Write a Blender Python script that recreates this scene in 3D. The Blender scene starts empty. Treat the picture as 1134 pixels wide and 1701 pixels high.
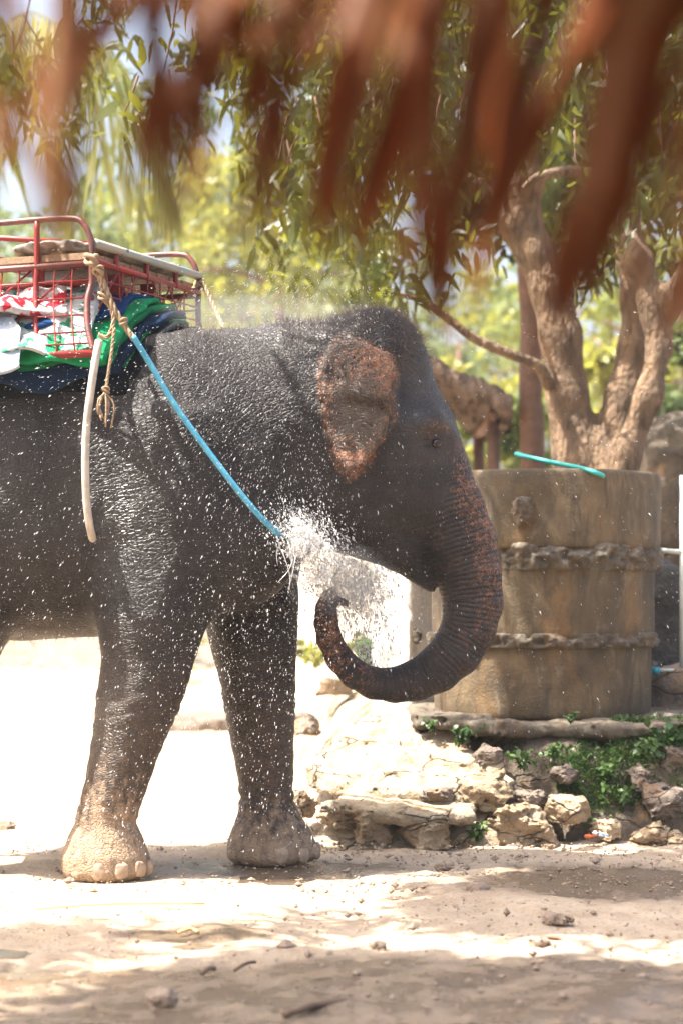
import bpy, math, random
import numpy as np
from mathutils import Vector, Matrix

R = math.radians
random.seed(7)
rng = np.random.default_rng(7)
sc = bpy.context.scene
COL = sc.collection

# ------------------------------------------------------------------ camera, sky, sun, exposure
F, HC, HY, CX = 3600.0, 1.17, 998.0, 567.0          # focal length in photo pixels, eye height, horizon row, centre column


def P(px, py, Y):
    return np.array(((px - CX) / F * Y, Y, HC + (HY - py) / F * Y))


cam = bpy.data.cameras.new('camera')
camo = bpy.data.objects.new('camera', cam)
COL.objects.link(camo)
camo.location = (0, 0, HC)
camo.rotation_euler = (R(90), 0, 0)
cam.sensor_fit = 'VERTICAL'
cam.sensor_height = 24.0
cam.lens = 24.0 * F / 1701.0
cam.shift_y = (HY - 850.5) / 1701.0
cam.clip_start = 0.05
cam.clip_end = 2000
cam.dof.use_dof = True
cam.dof.focus_distance = 9.25
cam.dof.aperture_fstop = 0.0508 / 0.036
sc.camera = camo

SUN = np.array((-0.42, -0.11, 0.90))
SUN /= np.linalg.norm(SUN)
w = bpy.data.worlds.new('World')
sc.world = w
w.use_nodes = True
wn = w.node_tree
bg = wn.nodes['Background']
sky = wn.nodes.new('ShaderNodeTexSky')
sky.sky_type = 'NISHITA'
sky.sun_disc = False
sky.sun_elevation = math.asin(SUN[2])
sky.sun_rotation = math.atan2(SUN[0], SUN[1])
sky.dust_density = 8.0
sky.air_density = 1.0
wn.links.new(sky.outputs[0], bg.inputs[0])
bg.inputs[1].default_value = 0.15

sl = bpy.data.lights.new('sun', 'SUN')
sl.energy = 5.0
sl.angle = R(0.5)
sl.color = (1.0, 0.945, 0.86)
so = bpy.data.objects.new('sun', sl)
COL.objects.link(so)
so.rotation_euler = Vector(SUN).to_track_quat('Z', 'Y').to_euler()
so.location = (-6, 8, 12)

sc.view_settings.view_transform = 'Standard'
sc.view_settings.look = 'None'
sc.view_settings.gamma = 1
sc.view_settings.use_curve_mapping = False
sc.view_settings.exposure = 1.85
sc.cycles.max_bounces = 8
sc.cycles.diffuse_bounces = 4
sc.cycles.transparent_max_bounces = 16
sc.cycles.caustics_reflective = False
sc.cycles.caustics_refractive = False


# ------------------------------------------------------------------ helpers: noise, implicit surfaces, meshes
def sstep(a, b, x):
    t = np.clip((x - a) / (b - a), 0, 1)
    return t * t * (3 - 2 * t)


def vnoise(x, y, z, seed=0):
    x, y, z = np.broadcast_arrays(x, y, z)
    xi = np.floor(x).astype(np.int64)
    yi = np.floor(y).astype(np.int64)
    zi = np.floor(z).astype(np.int64)
    fx, fy, fz = x - xi, y - yi, z - zi
    u, v, q = fx * fx * (3 - 2 * fx), fy * fy * (3 - 2 * fy), fz * fz * (3 - 2 * fz)

    def hs(a, b, c):
        n = (a * 73856093) ^ (b * 19349663) ^ (c * 83492791) ^ ((seed + 11) * 40503)
        n = ((n ^ (n >> 13)) * 1274126177) & 0xffffffff
        n = ((n ^ (n >> 15)) * 2246822519) & 0xffffffff
        return ((n >> 8) & 0xffff) / 32768.0 - 1.0
    r = 0
    for a in (0, 1):
        for b in (0, 1):
            for c in (0, 1):
                r = r + hs(xi + a, yi + b, zi + c) * (u if a else 1 - u) * (v if b else 1 - v) * (q if c else 1 - q)
    return r


def fbm(x, y, z, oct=4, seed=0, gain=0.5):
    s, a = 0, 1.0
    for i in range(oct):
        s = s + a * vnoise(x * 2 ** i, y * 2 ** i, z * 2 ** i, seed + i * 7)
        a *= gain
    return s


def surfnet(f, org, h):
    """naive surface nets: a field on a grid -> vertices, quads"""
    s = f < 0
    nx, ny, nz = f.shape
    cs = np.zeros((nx - 1, ny - 1, nz - 1), np.int8)
    cor = [(a, b, c) for a in (0, 1) for b in (0, 1) for c in (0, 1)]
    for a, b, c in cor:
        cs += s[a:nx - 1 + a, b:ny - 1 + b, c:nz - 1 + c]
    act = (cs > 0) & (cs < 8)
    I = np.argwhere(act)
    vid = np.full(act.shape, -1, np.int64)
    vid[act] = np.arange(len(I))
    acc = np.zeros((len(I), 3))
    cnt = np.zeros(len(I))
    for (a, b, c) in cor:
        for ax in range(3):
            if (a, b, c)[ax]:
                continue
            d = [a, b, c]
            d[ax] = 1
            f0 = f[I[:, 0] + a, I[:, 1] + b, I[:, 2] + c].astype(float)
            f1 = f[I[:, 0] + d[0], I[:, 1] + d[1], I[:, 2] + d[2]].astype(float)
            m = (f0 < 0) != (f1 < 0)
            t = np.where(m, f0 / np.where(m, f0 - f1, 1), 0)
            p = np.tile(np.array((a, b, c), float), (len(I), 1))
            p[:, ax] += t
            acc[m] += p[m]
            cnt[m] += 1
    V = (I + acc / cnt[:, None]) * h + np.asarray(org)
    Q = []
    for ax in range(3):
        o1, o2 = (ax + 1) % 3, (ax + 2) % 3
        sl0 = [slice(None)] * 3
        sl1 = [slice(None)] * 3
        sl0[ax] = slice(0, -1)
        sl1[ax] = slice(1, None)
        a0, a1 = s[tuple(sl0)], s[tuple(sl1)]
        E = np.argwhere(a0 != a1)
        k = (E[:, o1] > 0) & (E[:, o2] > 0) & (E[:, o1] < f.shape[o1] - 1) & (E[:, o2] < f.shape[o2] - 1)
        E = E[k]
        ins = a0[E[:, 0], E[:, 1], E[:, 2]]
        q = []
        for d1, d2 in ((-1, -1), (0, -1), (0, 0), (-1, 0)):
            e = E.copy()
            e[:, o1] += d1
            e[:, o2] += d2
            q.append(vid[e[:, 0], e[:, 1], e[:, 2]])
        q = np.stack(q, 1)
        q[~ins] = q[~ins][:, ::-1]
        Q.append(q)
    return V, np.concatenate(Q)


def grid(lo, hi, h):
    ax = [np.arange(lo[i], hi[i] + h, h, dtype=np.float32) for i in range(3)]
    return ax[0][:, None, None], ax[1][None, :, None], ax[2][None, None, :]


def smin(a, b, k):
    hh = np.maximum(k - np.abs(a - b), 0) / k
    return np.minimum(a, b) - hh * hh * k * 0.25


def cone_chain(X, Y, Z, pts, k=0.0):
    """distance to a chain of round cones: pts = (x,y,z,r)"""
    best = None
    for (a, b) in zip(pts[:-1], pts[1:]):
        a, b = np.asarray(a, float), np.asarray(b, float)
        d = b[:3] - a[:3]
        L = max(float(d @ d), 1e-9)
        t = np.clip(((X - a[0]) * d[0] + (Y - a[1]) * d[1] + (Z - a[2]) * d[2]) / L, 0, 1)
        f = np.sqrt((X - a[0] - t * d[0]) ** 2 + (Y - a[1] - t * d[1]) ** 2 + (Z - a[2] - t * d[2]) ** 2) - (a[3] + t * (b[3] - a[3]))
        best = f if best is None else (smin(best, f, k) if k else np.minimum(best, f))
    return best


def ellip(X, Y, Z, c, r, n=2.0):
    d = (np.abs((X - c[0]) / r[0]) ** n + np.abs((Y - c[1]) / r[1]) ** n + np.abs((Z - c[2]) / r[2]) ** n) ** (1.0 / n)
    return (d - 1) * min(r)


def poly2d(X, Z, pts):
    pts = np.asarray(pts, float)
    d = None
    sgn = 1.0
    n = len(pts)
    for i in range(n):
        a, b = pts[i], pts[i - 1]
        ex, ez = b - a
        wx, wz = X - a[0], Z - a[1]
        t = np.clip((wx * ex + wz * ez) / (ex * ex + ez * ez), 0, 1)
        bx, bz = wx - ex * t, wz - ez * t
        dd = bx * bx + bz * bz
        d = dd if d is None else np.minimum(d, dd)
        c1, c2, c3 = Z >= a[1], Z < b[1], ex * wz > ez * wx
        sgn = np.where((c1 & c2 & c3) | (~c1 & ~c2 & ~c3), -sgn, sgn)
    return sgn * np.sqrt(d)


WLOC = {}


def mesh_np(name, V, Q, mat, smooth=True):
    V = np.asarray(V, np.float32)
    me = bpy.data.meshes.new(name)
    if isinstance(Q, np.ndarray):
        k = Q.shape[1]
        me.vertices.add(len(V))
        me.vertices.foreach_set('co', V.ravel())
        me.loops.add(Q.size)
        me.loops.foreach_set('vertex_index', Q.ravel().astype(np.int32))
        me.polygons.add(len(Q))
        me.polygons.foreach_set('loop_start', np.arange(0, Q.size, k, dtype=np.int32))
        me.update(calc_edges=True)
    else:
        me.from_pydata(V.tolist(), [], Q)
    me.polygons.foreach_set('use_smooth', np.full(len(me.polygons), smooth))
    if mat:
        me.materials.append(mat)
    me.validate()
    return me


def link(name, me, parent=None, loc=(0, 0, 0)):
    o = bpy.data.objects.new(name, me)
    COL.objects.link(o)
    o.location = loc
    if parent:
        o.parent = parent
    return o


def thing(name, label, cat, loc=(0, 0, 0), group=None):
    o = link(name, None, None, tuple(float(v) for v in loc))
    o.empty_display_size = 0.1
    WLOC[o.name] = np.asarray(loc, float)
    return tag(o, label, cat, group)


def tag(o, label=None, cat=None, group=None, kind=None):
    if label:
        o['label'] = label
    if cat:
        o['category'] = cat
    if group:
        o['group'] = group
    if kind:
        o['kind'] = kind
    return o


def part(name, V, Q, mat, parent=None, smooth=True, kind=None, label=None):
    """one mesh object from world-space vertices; its origin sits at its own base"""
    V = np.asarray(V, float)
    base = np.array(((V[:, 0].min() + V[:, 0].max()) / 2, (V[:, 1].min() + V[:, 1].max()) / 2, V[:, 2].min()))
    pl = WLOC.get(parent.name, np.zeros(3)) if parent else np.zeros(3)
    o = link(name, mesh_np(name, V - base, Q, mat, smooth), parent, tuple(base - pl))
    WLOC[o.name] = base
    return tag(o, label=label, kind=kind)


def struct(name, V, Q, mat, smooth=True):
    return tag(link(name, mesh_np(name, V, Q, mat, smooth)), kind='structure')


def tube(pts, rad, seg=8, closed_ends=True):
    """swept tube -> V, faces list"""
    pts = np.asarray(pts, float)
    n = len(pts)
    rad = np.full(n, rad, float) if np.isscalar(rad) else np.asarray(rad, float)
    T = np.gradient(pts, axis=0)
    T /= np.linalg.norm(T, axis=1)[:, None] + 1e-9
    up = np.array((0, 0, 1.0)) if abs(T[0][2]) < 0.9 else np.array((1.0, 0, 0))
    u = np.cross(up, T[0])
    u /= np.linalg.norm(u)
    V = []
    for i in range(n):
        u = u - T[i] * (u @ T[i])
        u /= np.linalg.norm(u)
        v = np.cross(T[i], u)
        for k in range(seg):
            a = 2 * math.pi * k / seg
            V.append(pts[i] + rad[i] * (math.cos(a) * u + math.sin(a) * v))
    Fc = [(i * seg + k, i * seg + (k + 1) % seg, (i + 1) * seg + (k + 1) % seg, (i + 1) * seg + k) for i in range(n - 1) for k in range(seg)]
    if closed_ends:
        Fc.append(tuple(range(seg))[::-1])
        Fc.append(tuple((n - 1) * seg + k for k in range(seg)))
    return np.array(V), Fc


def spline(pts, n=24):
    """Catmull-Rom through points"""
    p = np.asarray(pts, float)
    p = np.vstack((2 * p[0] - p[1], p, 2 * p[-1] - p[-2]))
    out = []
    m = len(p) - 3
    for i in range(m):
        a, b, c, d = p[i:i + 4]
        k = max(2, n // m)
        for t in np.linspace(0, 1, k, endpoint=(i == m - 1)):
            out.append(0.5 * ((2 * b) + (c - a) * t + (2 * a - 5 * b + 4 * c - d) * t * t + (3 * b - a - 3 * c + d) * t ** 3))
    return np.array(out)


def box(c, s, rot=None):
    """box -> V, F; c centre, s full sizes, rot 3x3"""
    c, s = np.asarray(c, float), np.asarray(s, float) / 2
    V = np.array([(a, b, d) for a in (-1, 1) for b in (-1, 1) for d in (-1, 1)], float) * s
    if rot is not None:
        V = V @ np.asarray(rot).T
    return V + c, [(0, 1, 3, 2), (4, 6, 7, 5), (0, 4, 5, 1), (2, 3, 7, 6), (0, 2, 6, 4), (1, 5, 7, 3)]


def join(parts):
    V, Fc, n = [], [], 0
    for v, f in parts:
        V.append(np.asarray(v, float))
        Fc += [tuple(int(i) + n for i in q) for q in f]
        n += len(v)
    return np.vstack(V), Fc


# ------------------------------------------------------------------ helpers: materials
def newmat(name):
    m = bpy.data.materials.new(name)
    m.use_nodes = True
    m.node_tree.nodes.clear()
    return m, m.node_tree


def N(nt, t, ins=None, out=0, **at):
    n = nt.nodes.new('ShaderNode' + t)
    for k, v in at.items():
        setattr(n, k, v)
    for k, v in (ins or {}).items():
        s = n.inputs[k]
        if isinstance(v, bpy.types.NodeSocket):
            nt.links.new(v, s)
        elif isinstance(v, (tuple, list)) and s.type == 'RGBA' and len(v) == 3:
            s.default_value = (*v, 1)
        else:
            s.default_value = v
    return n.outputs[out]


def mixc(nt, f, a, b, blend='MIX'):
    return N(nt, 'Mix', {0: f, 6: a, 7: b}, 2, data_type='RGBA', blend_type=blend)


def mth(nt, op, a, b=0.0, c=0.0, clamp=False):
    return N(nt, 'Math', {0: a, 1: b, 2: c}, operation=op, use_clamp=clamp)


def ramp(nt, f, lo, hi):
    return N(nt, 'MapRange', {0: f, 1: lo, 2: hi, 3: 0.0, 4: 1.0}, clamp=True)


def noise(nt, scale, detail=4, rough=0.55, vec=None, dist=0.0):
    i = {'Scale': scale, 'Detail': detail, 'Roughness': rough, 'Distortion': dist}
    if vec is not None:
        i['Vector'] = vec
    return N(nt, 'TexNoise', i)


def gpos(nt):
    return N(nt, 'NewGeometry', out=0)


def scaled(nt, v, s):
    return N(nt, 'Mapping', {'Vector': v, 'Scale': s})


def attr(nt, name):
    return N(nt, 'Attribute', out=2, attribute_name=name)


def bump(nt, h, strength=0.4, dist=0.01, nrm=None):
    i = {'Height': h, 'Strength': strength, 'Distance': dist}
    if nrm is not None:
        i['Normal'] = nrm
    return N(nt, 'Bump', i)


def output(nt, s, vol=None):
    o = nt.nodes.new('ShaderNodeOutputMaterial')
    if s is not None:
        nt.links.new(s, o.inputs[0])
    if vol is not None:
        nt.links.new(vol, o.inputs[1])


def princ(nt, col, rough=0.6, nrm=None, **kw):
    i = {'Base Color': col, 'Roughness': rough}
    if nrm is not None:
        i['Normal'] = nrm
    i.update({k.replace('_', ' '): v for k, v in kw.items()})
    return N(nt, 'BsdfPrincipled', i)


def simple(name, c1, c2, scale=8.0, rough=0.6, bs=0.3, bscale=40.0, bd=0.004, detail=4, stretch=None, **kw):
    m, nt = newmat(name)
    p = gpos(nt)
    if stretch:
        p = scaled(nt, p, stretch)
    n = ramp(nt, noise(nt, scale, detail, vec=p), 0.32, 0.68)
    col = mixc(nt, n, c1, c2)
    b = bump(nt, noise(nt, bscale, 4, vec=p), bs, bd)
    output(nt, princ(nt, col, rough, b, **kw))
    return m


def leafmat(name, c1, c2, t=0.45, rough=0.4, scale=5.0, tc=None):
    """leaf: reflects, lets light through"""
    m, nt = newmat(name)
    p = gpos(nt)
    r = N(nt, 'ObjectInfo', out=5)
    n = ramp(nt, mth(nt, 'ADD', noise(nt, scale, 3, vec=p), mth(nt, 'MULTIPLY', mth(nt, 'SUBTRACT', r, 0.5), 0.45)), 0.33, 0.67)
    col = mixc(nt, n, c1, c2)
    a = princ(nt, col, rough)
    tr = N(nt, 'BsdfTranslucent', {'Color': mixc(nt, 0.5, col, tc) if tc else col})
    output(nt, N(nt, 'MixShader', {0: t, 1: a, 2: tr}))
    return m


def leaf_arrays(B, D, Nn, L, W, droop):
    """many leaves -> V, quads: 4 rows of two vertices each"""
    D = D / np.linalg.norm(D, axis=1)[:, None]
    S = np.cross(D, Nn)
    S /= np.linalg.norm(S, axis=1)[:, None] + 1e-9
    up = np.cross(S, D)
    rows = []
    for t, wd, fo in ((0, 0.22, 0), (0.3, 1.0, 0.12), (0.66, 0.8, 0.1), (1.0, 0.07, 0)):
        c = B + D * (L * t)[:, None]
        c[:, 2] -= droop * L * t * t
        c = c + up * (W * fo)[:, None]
        for sgn in (-1, 1):
            rows.append(c + S * (W * wd * 0.5 * sgn)[:, None])
    V = np.stack(rows, 1).reshape(-1, 3)
    n = len(B)
    o = np.arange(n)[:, None, None] * 8
    q = np.array([(0, 1, 3, 2), (2, 3, 5, 4), (4, 5, 7, 6)])[None]
    return V, (o + q).reshape(-1, 4)


def quad_leaves(B, D, Nn, L, W):
    """cheap leaves: a rhombus each"""
    D = D / np.linalg.norm(D, axis=1)[:, None]
    S = np.cross(D, Nn)
    S /= np.linalg.norm(S, axis=1)[:, None] + 1e-9
    m = B + D * (L * 0.45)[:, None]
    V = np.stack((B, m - S * (W / 2)[:, None], B + D * L[:, None], m + S * (W / 2)[:, None]), 1).reshape(-1, 3)
    return V, np.arange(len(B) * 4).reshape(-1, 4)


def rnd_unit(n):
    v = rng.normal(size=(n, 3))
    return v / np.linalg.norm(v, axis=1)[:, None]


# ------------------------------------------------------------------ materials
M = {}


def ground_material():
    m, nt = newmat('packed_earth')
    p = gpos(nt)
    big = noise(nt, 0.9, 4, vec=p)
    mid = noise(nt, 5.0, 8, 0.66, vec=p)
    fine = noise(nt, 45.0, 6, 0.68, vec=p)
    col = mixc(nt, ramp(nt, mid, 0.3, 0.7), (0.31, 0.225, 0.145), (0.46, 0.37, 0.27))
    col = mixc(nt, mth(nt, 'MULTIPLY', ramp(nt, big, 0.5, 0.72), 0.45), col, (0.27, 0.19, 0.13))
    col = mixc(nt, mth(nt, 'MULTIPLY', ramp(nt, fine, 0.55, 0.68), 0.6), col, (0.14, 0.095, 0.06))
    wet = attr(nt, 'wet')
    damp_shade = ramp(nt, mth(nt, 'ADD', wet, mth(nt, 'MULTIPLY', mth(nt, 'SUBTRACT', mid, 0.5), 1.1)), 0.35, 0.65)
    col = mixc(nt, mth(nt, 'MULTIPLY', damp_shade, 0.88), col, (0.105, 0.07, 0.042))
    rough = N(nt, 'MapRange', {0: damp_shade, 1: 0.0, 2: 1.0, 3: 0.9, 4: 0.2})
    h = mth(nt, 'ADD', mth(nt, 'MULTIPLY', mid, 0.8), mth(nt, 'MULTIPLY', fine, 0.35))
    vor = N(nt, 'TexVoronoi', {'Vector': p, 'Scale': 26.0})
    h = mth(nt, 'ADD', h, mth(nt, 'MULTIPLY', ramp(nt, vor, 0.25, 0.0), 0.35))
    pu = attr(nt, 'puddle')
    rough = mth(nt, 'MULTIPLY', rough, mth(nt, 'SUBTRACT', 1.0, mth(nt, 'MULTIPLY', pu, 0.75)))
    b = bump(nt, h, mth(nt, 'MULTIPLY', N(nt, 'MapRange', {0: damp_shade, 1: 0.0, 2: 1.0, 3: 0.95, 4: 0.6}), mth(nt, 'SUBTRACT', 1.0, mth(nt, 'MULTIPLY', pu, 0.9))), 0.034)
    output(nt, princ(nt, col, rough, b))
    return m


def concrete_material(name, c1, c2, rust, lime, streak=0.7):
    m, nt = newmat(name)
    p = gpos(nt)
    n1 = noise(nt, 3.5, 6, 0.6, vec=p)
    col = mixc(nt, ramp(nt, n1, 0.3, 0.7), c1, c2)
    wp = N(nt, 'VectorMath', {0: p, 1: N(nt, 'VectorMath', {0: N(nt, 'TexNoise', {'Vector': p, 'Scale': 3.0}, 1), 'Scale': 0.22}, operation='SCALE')}, operation='ADD')
    st = noise(nt, 1.0, 6, 0.68, vec=scaled(nt, wp, (6.0, 6.0, 0.8)))
    col = mixc(nt, mth(nt, 'MULTIPLY', ramp(nt, st, 0.47, 0.68), streak), col, (0.022, 0.018, 0.014))
    st2 = noise(nt, 1.0, 6, 0.7, vec=scaled(nt, wp, (4.0, 4.0, 1.6)))
    col = mixc(nt, mth(nt, 'MULTIPLY', ramp(nt, st2, 0.53, 0.72), 0.55), col, rust)
    n3 = noise(nt, 9.0, 5, 0.65, vec=p)
    col = mixc(nt, mth(nt, 'MULTIPLY', ramp(nt, n3, 0.58, 0.72), 0.5), col, lime)
    fine = noise(nt, 70, 5, 0.65, vec=p)
    col = mixc(nt, mth(nt, 'MULTIPLY', ramp(nt, fine, 0.55, 0.75), 0.35), col, (0.05, 0.04, 0.03))
    dr = noise(nt, 1.0, 5, 0.7, vec=scaled(nt, wp, (17.0, 17.0, 1.1)))
    col = mixc(nt, mth(nt, 'MULTIPLY', mth(nt, 'MULTIPLY', ramp(nt, dr, 0.50, 0.68), ramp(nt, n1, 0.36, 0.58)), 0.7), col, (0.018, 0.014, 0.010))
    col = mixc(nt, mth(nt, 'MULTIPLY', mth(nt, 'MULTIPLY', ramp(nt, dr, 0.45, 0.33), ramp(nt, n3, 0.45, 0.6)), 0.55), col, lime)
    pv = N(nt, 'TexVoronoi', {'Vector': p, 'Scale': 55.0})
    pit = mth(nt, 'MULTIPLY', ramp(nt, pv, 0.22, 0.08), ramp(nt, n3, 0.5, 0.6))
    col = mixc(nt, mth(nt, 'MULTIPLY', pit, 0.8), col, (0.02, 0.016, 0.012))
    h = mth(nt, 'ADD', mth(nt, 'MULTIPLY', n3, 0.9), mth(nt, 'SUBTRACT', mth(nt, 'MULTIPLY', fine, 0.7), mth(nt, 'MULTIPLY', pit, 0.8)))
    output(nt, princ(nt, col, 0.72, bump(nt, h, 0.7, 0.011)))
    return m


def rock_material(name, c1, c2, dark, moss=0.25):
    m, nt = newmat(name)
    p = gpos(nt)
    n1 = noise(nt, 7, 6, 0.62, vec=p)
    col = mixc(nt, ramp(nt, n1, 0.3, 0.68), c1, c2)
    n2 = noise(nt, 22, 6, 0.65, vec=p)
    col = mixc(nt, mth(nt, 'MULTIPLY', ramp(nt, n2, 0.54, 0.70), 0.7), col, dark)
    n4 = noise(nt, 3.2, 4, 0.6, vec=p)
    col = mixc(nt, mth(nt, 'MULTIPLY', ramp(nt, n4, 0.57, 0.70), 0.8), col, (0.36, 0.20, 0.08))
    n3 = noise(nt, 4.3, 5, 0.6, vec=p)
    col = mixc(nt, mth(nt, 'MULTIPLY', ramp(nt, n3, 0.56, 0.70), moss), col, (0.07, 0.085, 0.02))
    vc = N(nt, 'TexVoronoi', {'Vector': N(nt, 'VectorMath', {0: scaled(nt, p, (1, 1, 2.2)), 1: N(nt, 'VectorMath', {0: N(nt, 'TexNoise', {'Vector': p, 'Scale': 9.0, 'Detail': 4.0}, 1), 'Scale': 0.12}, operation='SCALE')}, operation='ADD'), 'Scale': 2.6}, feature='DISTANCE_TO_EDGE')
    ck = mth(nt, 'MAXIMUM', ramp(nt, vc, 0.0, 0.018), ramp(nt, n4, 0.50, 0.44))
    col = mixc(nt, ck, (0.07, 0.05, 0.03), col)
    h = mth(nt, 'ADD', n2, mth(nt, 'ADD', mth(nt, 'MULTIPLY', noise(nt, 90, 4, vec=p), 0.3), mth(nt, 'MULTIPLY', ck, 0.7)))
    output(nt, princ(nt, col, 0.85, bump(nt, h, 1.0, 0.03)))
    return m


def skin_material():
    m, nt = newmat('elephant_skin')
    p = gpos(nt)
    n1 = noise(nt, 6, 5, 0.6, vec=p)
    n2 = noise(nt, 30, 5, 0.65, vec=p)
    col = mixc(nt, ramp(nt, n1, 0.3, 0.7), (0.016, 0.0138, 0.014), (0.039, 0.0335, 0.0325))
    br = attr(nt, 'brown')
    col = mixc(nt, mth(nt, 'MULTIPLY', br, ramp(nt, n2, 0.2, 0.75)), col, (0.135, 0.093, 0.062))
    # pale freckled skin
    pk = attr(nt, 'pink')
    vd = N(nt, 'TexVoronoi', {'Vector': p, 'Scale': 120.0, 'Randomness': 1.0})
    nn = noise(nt, 38, 4, 0.6, vec=p)
    t = mth(nt, 'ADD', mth(nt, 'ADD', mth(nt, 'MULTIPLY', pk, 0.66), mth(nt, 'MULTIPLY', mth(nt, 'SUBTRACT', n1, 0.5), 0.7)), mth(nt, 'ADD', mth(nt, 'MULTIPLY', mth(nt, 'SUBTRACT', nn, 0.5), 2.0), mth(nt, 'MULTIPLY', mth(nt, 'SUBTRACT', vd, 0.35), 0.9)))
    pm = mth(nt, 'MULTIPLY', ramp(nt, t, 0.42, 0.95), 0.85)
    pcol = mixc(nt, ramp(nt, n2, 0.3, 0.7), (0.21, 0.082, 0.036), (0.36, 0.17, 0.095))
    col = mixc(nt, mth(nt, 'MULTIPLY', pm, ramp(nt, pk, 0.02, 0.25)), col, pcol)
    md = attr(nt, 'mud')
    mm = ramp(nt, mth(nt, 'ADD', md, mth(nt, 'ADD', mth(nt, 'MULTIPLY', mth(nt, 'SUBTRACT', n2, 0.5), 1.7), mth(nt, 'MULTIPLY', mth(nt, 'SUBTRACT', noise(nt, 1.0, 4, 0.6, vec=scaled(nt, p, (30, 30, 6))), 0.5), 1.6))), 0.25, 1.0)
    col = mixc(nt, mth(nt, 'MULTIPLY', mm, ramp(nt, md, 0.0, 0.2)), col, (0.33, 0.235, 0.155))
    # wrinkles
    dv = N(nt, 'VectorMath', {0: p, 1: N(nt, 'VectorMath', {0: N(nt, 'TexNoise', {'Vector': p, 'Scale': 5.0}, 1), 'Scale': 0.10}, operation='SCALE')}, operation='ADD')
    ve = N(nt, 'TexVoronoi', {'Vector': scaled(nt, dv, (48, 48, 62)), 'Scale': 1.0}, feature='DISTANCE_TO_EDGE')
    crk = ramp(nt, ve, 0.0, 0.16)
    diag = N(nt, 'Mapping', {'Vector': dv, 'Rotation': (0, R(32), 0), 'Scale': (26, 26, 120)})
    wr = noise(nt, 1.0, 4, 0.55, vec=diag)
    diag2 = N(nt, 'Mapping', {'Vector': dv, 'Rotation': (0, R(-58), 0), 'Scale': (30, 30, 110)})
    wr = mth(nt, 'ADD', mth(nt, 'MULTIPLY', wr, mth(nt, 'SUBTRACT', 1.0, ramp(nt, n1, 0.42, 0.58))), mth(nt, 'MULTIPLY', noise(nt, 1.0, 4, 0.55, vec=diag2), ramp(nt, n1, 0.42, 0.58)))
    ts = attr(nt, 'trunk_s')
    ring = mth(nt, 'SINE', mth(nt, 'ADD', mth(nt, 'MULTIPLY', ts, 290.0), mth(nt, 'MULTIPLY', n1, 9.0)))
    tw = attr(nt, 'trunk_w')
    h = mth(nt, 'ADD', mth(nt, 'MULTIPLY', crk, 0.5), mth(nt, 'MULTIPLY', wr, 1.2))
    h = mth(nt, 'ADD', h, mth(nt, 'MULTIPLY', mth(nt, 'MULTIPLY', ring, tw), 0.75))
    h = mth(nt, 'ADD', h, mth(nt, 'MULTIPLY', n2, 0.5))
    b = bump(nt, h, 0.8, 0.008)
    rough = N(nt, 'MapRange', {0: n2, 1: 0.3, 2: 0.7, 3: 0.38, 4: 0.58})
    rough = mth(nt, 'ADD', rough, mth(nt, 'MULTIPLY', md, 0.3))
    we = attr(nt, 'wetness')
    rough = mth(nt, 'SUBTRACT', rough, mth(nt, 'MULTIPLY', we, 0.14))
    output(nt, princ(nt, col, rough, b, Specular_IOR_Level=mth(nt, 'ADD', 0.30, mth(nt, 'MULTIPLY', we, 0.35))))
    return m


def water_material(name, dens, col=(0.86, 0.87, 0.87)):
    m, nt = newmat(name)
    d = N(nt, 'BsdfDiffuse', {'Color': col})
    t = N(nt, 'BsdfTranslucent', {'Color': col})
    g = N(nt, 'BsdfGlossy', {'Color': (1, 1, 1), 'Roughness': 0.15})
    tr = N(nt, 'BsdfTransparent', {'Color': (1, 1, 1)})
    a = N(nt, 'MixShader', {0: 0.5, 1: d, 2: t})
    a = N(nt, 'MixShader', {0: 0.15, 1: a, 2: g})
    n = noise(nt, 24, 5, 0.65, vec=gpos(nt))
    f = mth(nt, 'MULTIPLY', ramp(nt, n, 0.3, 0.75), dens, clamp=True)
    output(nt, N(nt, 'MixShader', {0: f if dens < 1 else 1.0, 1: tr, 2: a}))
    return m


def cloth(name, c, c2=None, pat=None):
    m, nt = newmat(name)
    p = gpos(nt)
    n = noise(nt, 14, 4, vec=p)
    col = mixc(nt, ramp(nt, n, 0.3, 0.7), c, c2 or tuple(v * 0.75 for v in c))
    if pat:
        vo = N(nt, 'TexNoise', {'Vector': p, 'Scale': 17.0, 'Detail': 2.0})
        col = mixc(nt, ramp(nt, vo, 0.55, 0.58), col, pat)
    weave = noise(nt, 180, 3, vec=p)
    wrk = noise(nt, 26, 4, 0.6, vec=p, dist=1.5)
    output(nt, princ(nt, col, 0.92, bump(nt, mth(nt, 'ADD', mth(nt, 'MULTIPLY', weave, 0.3), wrk), 0.8, 0.014), Specular_IOR_Level=0.12))
    return m


M['ground'] = ground_material()
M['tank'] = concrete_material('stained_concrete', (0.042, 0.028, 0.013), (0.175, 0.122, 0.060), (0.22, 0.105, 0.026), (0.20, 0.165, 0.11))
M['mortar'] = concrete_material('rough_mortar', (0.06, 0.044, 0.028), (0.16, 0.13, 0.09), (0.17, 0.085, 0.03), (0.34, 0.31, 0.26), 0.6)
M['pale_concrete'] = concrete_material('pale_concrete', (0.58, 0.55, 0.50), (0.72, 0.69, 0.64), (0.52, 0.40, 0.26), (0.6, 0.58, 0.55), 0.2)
M['rock'] = rock_material('rock', (0.25, 0.165, 0.09), (0.45, 0.35, 0.23), (0.09, 0.062, 0.036))
M['rock_dark'] = rock_material('dark_rock', (0.13, 0.10, 0.075), (0.24, 0.19, 0.15), (0.05, 0.04, 0.03), 0.5)
M['slab'] = rock_material('slab_stone', (0.32, 0.235, 0.14), (0.48, 0.40, 0.29), (0.09, 0.062, 0.034), 0.35)
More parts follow.
